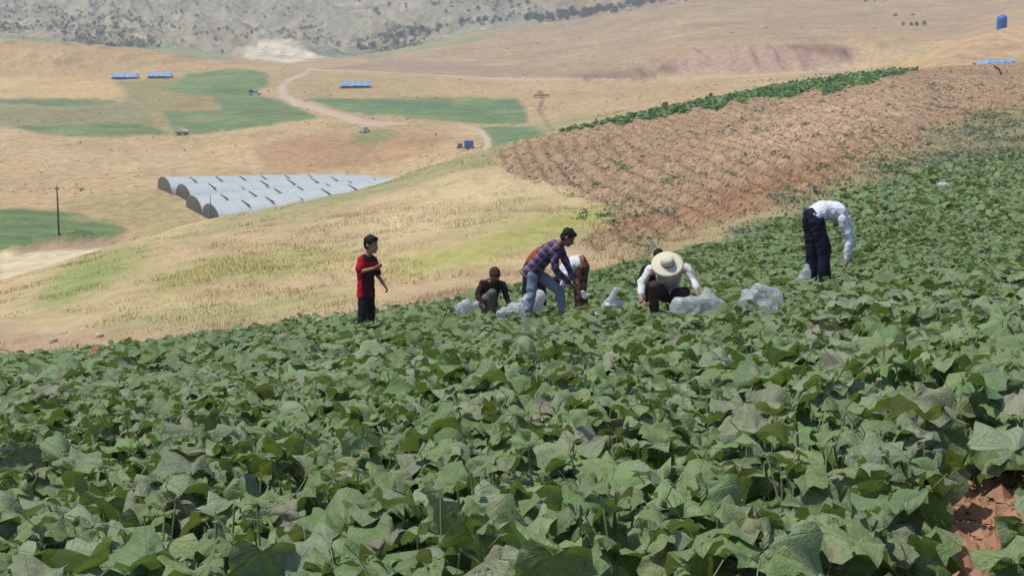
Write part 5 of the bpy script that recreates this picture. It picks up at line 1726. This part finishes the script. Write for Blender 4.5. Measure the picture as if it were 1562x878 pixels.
hc, hf, hu, hs, q = hd
STRAW = plain('straw', (246, 236, 208), .8, .2, .12, 30, .08, .004)
BAND = plain('hat_band', (150, 122, 88), .8, .2, .1, 20)
axis = (hu * 1.0 - hf * .05 + V3(-.05, 0, 0)).normalized()
R3 = axis.to_track_quat('Z', 'Y').to_matrix()
hat = empty('straw_hat', hc + hu * .045)
hat.scale = (.72,) * 3
tag(hat, 'wide-brimmed pale straw hat worn by the squatting person in white', 'hat')
MB().lathe([(.095, 0), (.118, .002), (.17, -.012), (.225, -.030), (.272, -.022), (.276, -.016), (.225, -.022), (.17, -.004), (.118, .010)], 28, R3).build('brim', STRAW, hat, True)
MB().lathe([(.118, .0), (.116, .05), (.108, .105), (.088, .135), (.05, .146), (.0, .148)], 24, R3).build('crown', STRAW, hat, True)
MB().lathe([(.1185, .008), (.1215, .010), (.1200, .042), (.1165, .044)], 24, R3).build('band', BAND, hat, True)

# 8 man in white shirt and navy trousers bent over
Y = 24.4
g = gz(1250, Y)
J = dict(pelvis=A(1241, 332), waist=A(1254, 320, .03), chest=A(1275, 322, .08), neck=A(1286, 334, .20), head=A(1276, 333, .40),
         shR=A(1284, 335, -.08), elR=A(1296, 368, -.10), wrR=A(1291, 396, -.13), shL=A(1290, 335, .30), elL=A(1298, 366, .34), wrL=A(1293, 395, .30),
         hipR=A(1246, 339, -.09), hipL=A(1236, 337, .10), knR=A(1257, 380, -.10), knL=A(1240, 380, .12), anR=V3(A(1257, 430).x, Y - .12, g.z + .09), anL=V3(A(1241, 430).x, Y + .14, g.z + .09))
person(dict(J=J, origin=g, label='man bent double in a white long-sleeved shirt and navy trousers', face=V3(.1, .6, -.75), headup=V3(.2, .6, .4), k=1.0,
            shirt_col=(240, 242, 248), trouser_col=(40, 40, 58), shirt_inf=.026, wrinkle=.04, trouser_inf=.036, handR=V3(-.2, -.1, -1), handL=V3(-.2, 0, -1), palmR=V3(-1, 0, 0), palmL=V3(-1, 0, 0), toeR=V3(1, -.2, 0), toeL=V3(1, .1, 0), seed=17, slim=1.04))

# ------------------------------------------------------------------ plastic bags
def bag_mat(name, c, alpha):
    m, nt, out = new_mat(name)
    p = nd(nt, 'ShaderNodeBsdfPrincipled'); p.inputs['Base Color'].default_value = alb4(c); p.inputs['Roughness'].default_value = .3; p.inputs['Specular IOR Level'].default_value = .6
    tcn = nd(nt, 'ShaderNodeTexCoord')
    b = nd(nt, 'ShaderNodeBump'); b.inputs['Distance'].default_value = .03; b.inputs['Strength'].default_value = .8
    nt.links.new(noise(nt, tcn.outputs['Object'], 9, 4, .6), b.inputs['Height']); nt.links.new(b.outputs[0], p.inputs['Normal'])
    t = nd(nt, 'ShaderNodeBsdfTranslucent'); t.inputs[0].default_value = alb4(c)
    tp = nd(nt, 'ShaderNodeBsdfTransparent')
    m1 = nd(nt, 'ShaderNodeMixShader'); m1.inputs[0].default_value = .5
    nt.links.new(p.outputs[0], m1.inputs[1]); nt.links.new(t.outputs[0], m1.inputs[2])
    m2 = nd(nt, 'ShaderNodeMixShader'); m2.inputs[0].default_value = alpha
    nt.links.new(m1.outputs[0], m2.inputs[1]); nt.links.new(tp.outputs[0], m2.inputs[2]); nt.links.new(m2.outputs[0], out.inputs[0])
    return m
BAG_CLEAR = bag_mat('clear_plastic', (244, 252, 250), .38)
BAG_WHITE = bag_mat('white_plastic', (252, 253, 255), .04)
CUKE = plain('cucumber_skin', (92, 124, 66), .5, .4, .2, 20)
def bag(lumps, yb, label, mat, seed, fill=None, name='plastic_bag', wr=.05):
    """lumps: (u, v, radius m, dy) in photograph columns and rows at distance yb"""
    S = Shape()
    pts = [(at(u, v, yb + dy), r_ * yb / 25.5) for u, v, r_, dy in lumps]
    for p, r_ in pts: S.ell(p, V3(r_, 0, 0), V3(0, r_, 0), V3(0, 0, r_))
    for (p, r_), (p2, r2_) in zip(pts[:-1], pts[1:]): S.cap(p, p2, min(r_, .9 * r_), min(r2_, .9 * r2_))
    me, co = S.fuse(name, .014, 3, wr * 1.3, 9.0, seed, .09)
    base = min(pts, key=lambda q_: q_[0].z)[0]
    org = V3(base.x, base.y, ground_z(base.x, base.y))
    me.transform(Matrix.Translation(-org)); me.materials.append(mat)
    o = link(bpy.data.objects.new(name, me)); o.location = org
    tag(o, label, 'bag')
    if fill:
        r = random.Random(seed)
        mb = MB()
        for _ in range(fill):
            p, r_ = pts[r.randrange(len(pts))]
            if r_ < .1: continue
            c = p + V3(r.uniform(-.5, .5), r.uniform(-.5, .5), r.uniform(-.7, .2)) * r_
            d = V3(r.uniform(-1, 1), r.uniform(-1, 1), r.uniform(-.4, .4)).normalized() * .055
            mb.tube([c - d * 1.25, c - d, c, c + d, c + d * 1.25], [.006, .016, .02, .016, .006], 7)
        f_ = mb.build('picked_cucumbers', CUKE, None, True)
        tag(f_, 'picked green cucumbers inside ' + label.split(',')[0], 'cucumbers', kind='stuff')
    return o
bag([(1036, 467, .13, 0), (1058, 466, .17, .03), (1078, 462, .17, 0), (1092, 470, .15, .05), (1078, 452, .10, 0), (1079, 444, .05, 0), (1060, 478, .16, 0), (1090, 480, .15, 0)], 17.0, 'big clear bag with a pointed top, full of cucumbers, before the straw hat', BAG_CLEAR, 3, 46)
bag([(1143, 456, .15, 0), (1160, 448, .16, .03), (1182, 456, .15, .02), (1158, 441, .10, 0), (1156, 436, .05, 0), (1140, 470, .14, 0), (1165, 470, .2, 0), (1186, 470, .12, 0)], 17.0, 'rounded clear bag full of cucumbers, rightmost of the two big ones', BAG_CLEAR, 5, 46)
bag([(941, 443, .055, 0), (935, 452, .06, 0), (925, 468, .09, 0), (946, 461, .06, .03), (952, 459, .035, 0), (914, 478, .06, 0)], 20.5, 'slumped half-empty white bag left of the straw hat', BAG_WHITE, 7, None, 'plastic_bag', .045)
bag([(770, 478, .12, 0), (782, 474, .13, .04), (792, 470, .08, 0), (772, 488, .14, 0), (795, 482, .07, 0)], 21.8, 'clear bag standing in the vines left of the faded jeans', BAG_CLEAR, 9, 24)
bag([(798, 462, .10, 0), (812, 455, .12, .05), (824, 452, .09, 0), (816, 466, .10, .03), (800, 472, .08, 0)], 25.0, 'white bag between the legs of the plaid shirt wearer', BAG_WHITE, 11)
bag([(700, 469, .06, 0), (712, 465, .085, 0), (724, 464, .06, .03), (706, 474, .07, 0), (694, 470, .03, 0)], 23.6, 'flat white bag beside the squatting person in brown', BAG_WHITE, 13)
bag([(1229, 418, .075, 0), (1230, 408, .05, 0), (1226, 426, .09, 0)], 24.2, 'small bluish white bag by the heels of the bent man', BAG_CLEAR, 15)
bag([(889, 446, .035, 0), (892, 452, .05, 0), (896, 450, .04, 0)], 23.9, 'small white scrap of bag next to the joined hands', BAG_WHITE, 17, None, 'plastic_bag', .02)
pz = ground_at(1438, 288, 28)
bag([(1435, 287, .09, 0), (1441, 286, .08, 0), (1438, 290, .1, 0)], pz.y, 'tiny white bag alone on the far right of the crop', BAG_WHITE, 19, None, 'plastic_bag', .03)

bpy.data.scenes.remove(TMP_SCENE)
# ------------------------------------------------------------------ air
HAZE_D = 0.00034
if HAZE_D > 0:
    m, nt, out = new_mat('haze')
    pv = nd(nt, 'ShaderNodeVolumePrincipled')
    pv.inputs['Color'].default_value = (.86, .93, 1.0, 1)
    pv.inputs['Density'].default_value = HAZE_D
    pv.inputs['Anisotropy'].default_value = .2
    nt.links.new(pv.outputs[0], out.inputs['Volume'])
    zlo = float(ZZ.min()) - 1.0; zhi = float(ZZ.max()) + 5.0
    xm = float(np.abs(XX).max()) + 20
    mb = MB(); mb.box((0, 2380, (zlo + zhi) / 2), (xm, 2480, (zhi - zlo) / 2))
    o = mb.build('haze', m)
    tag(o, 'thin pale haze filling the valley air', 'haze', kind='stuff')
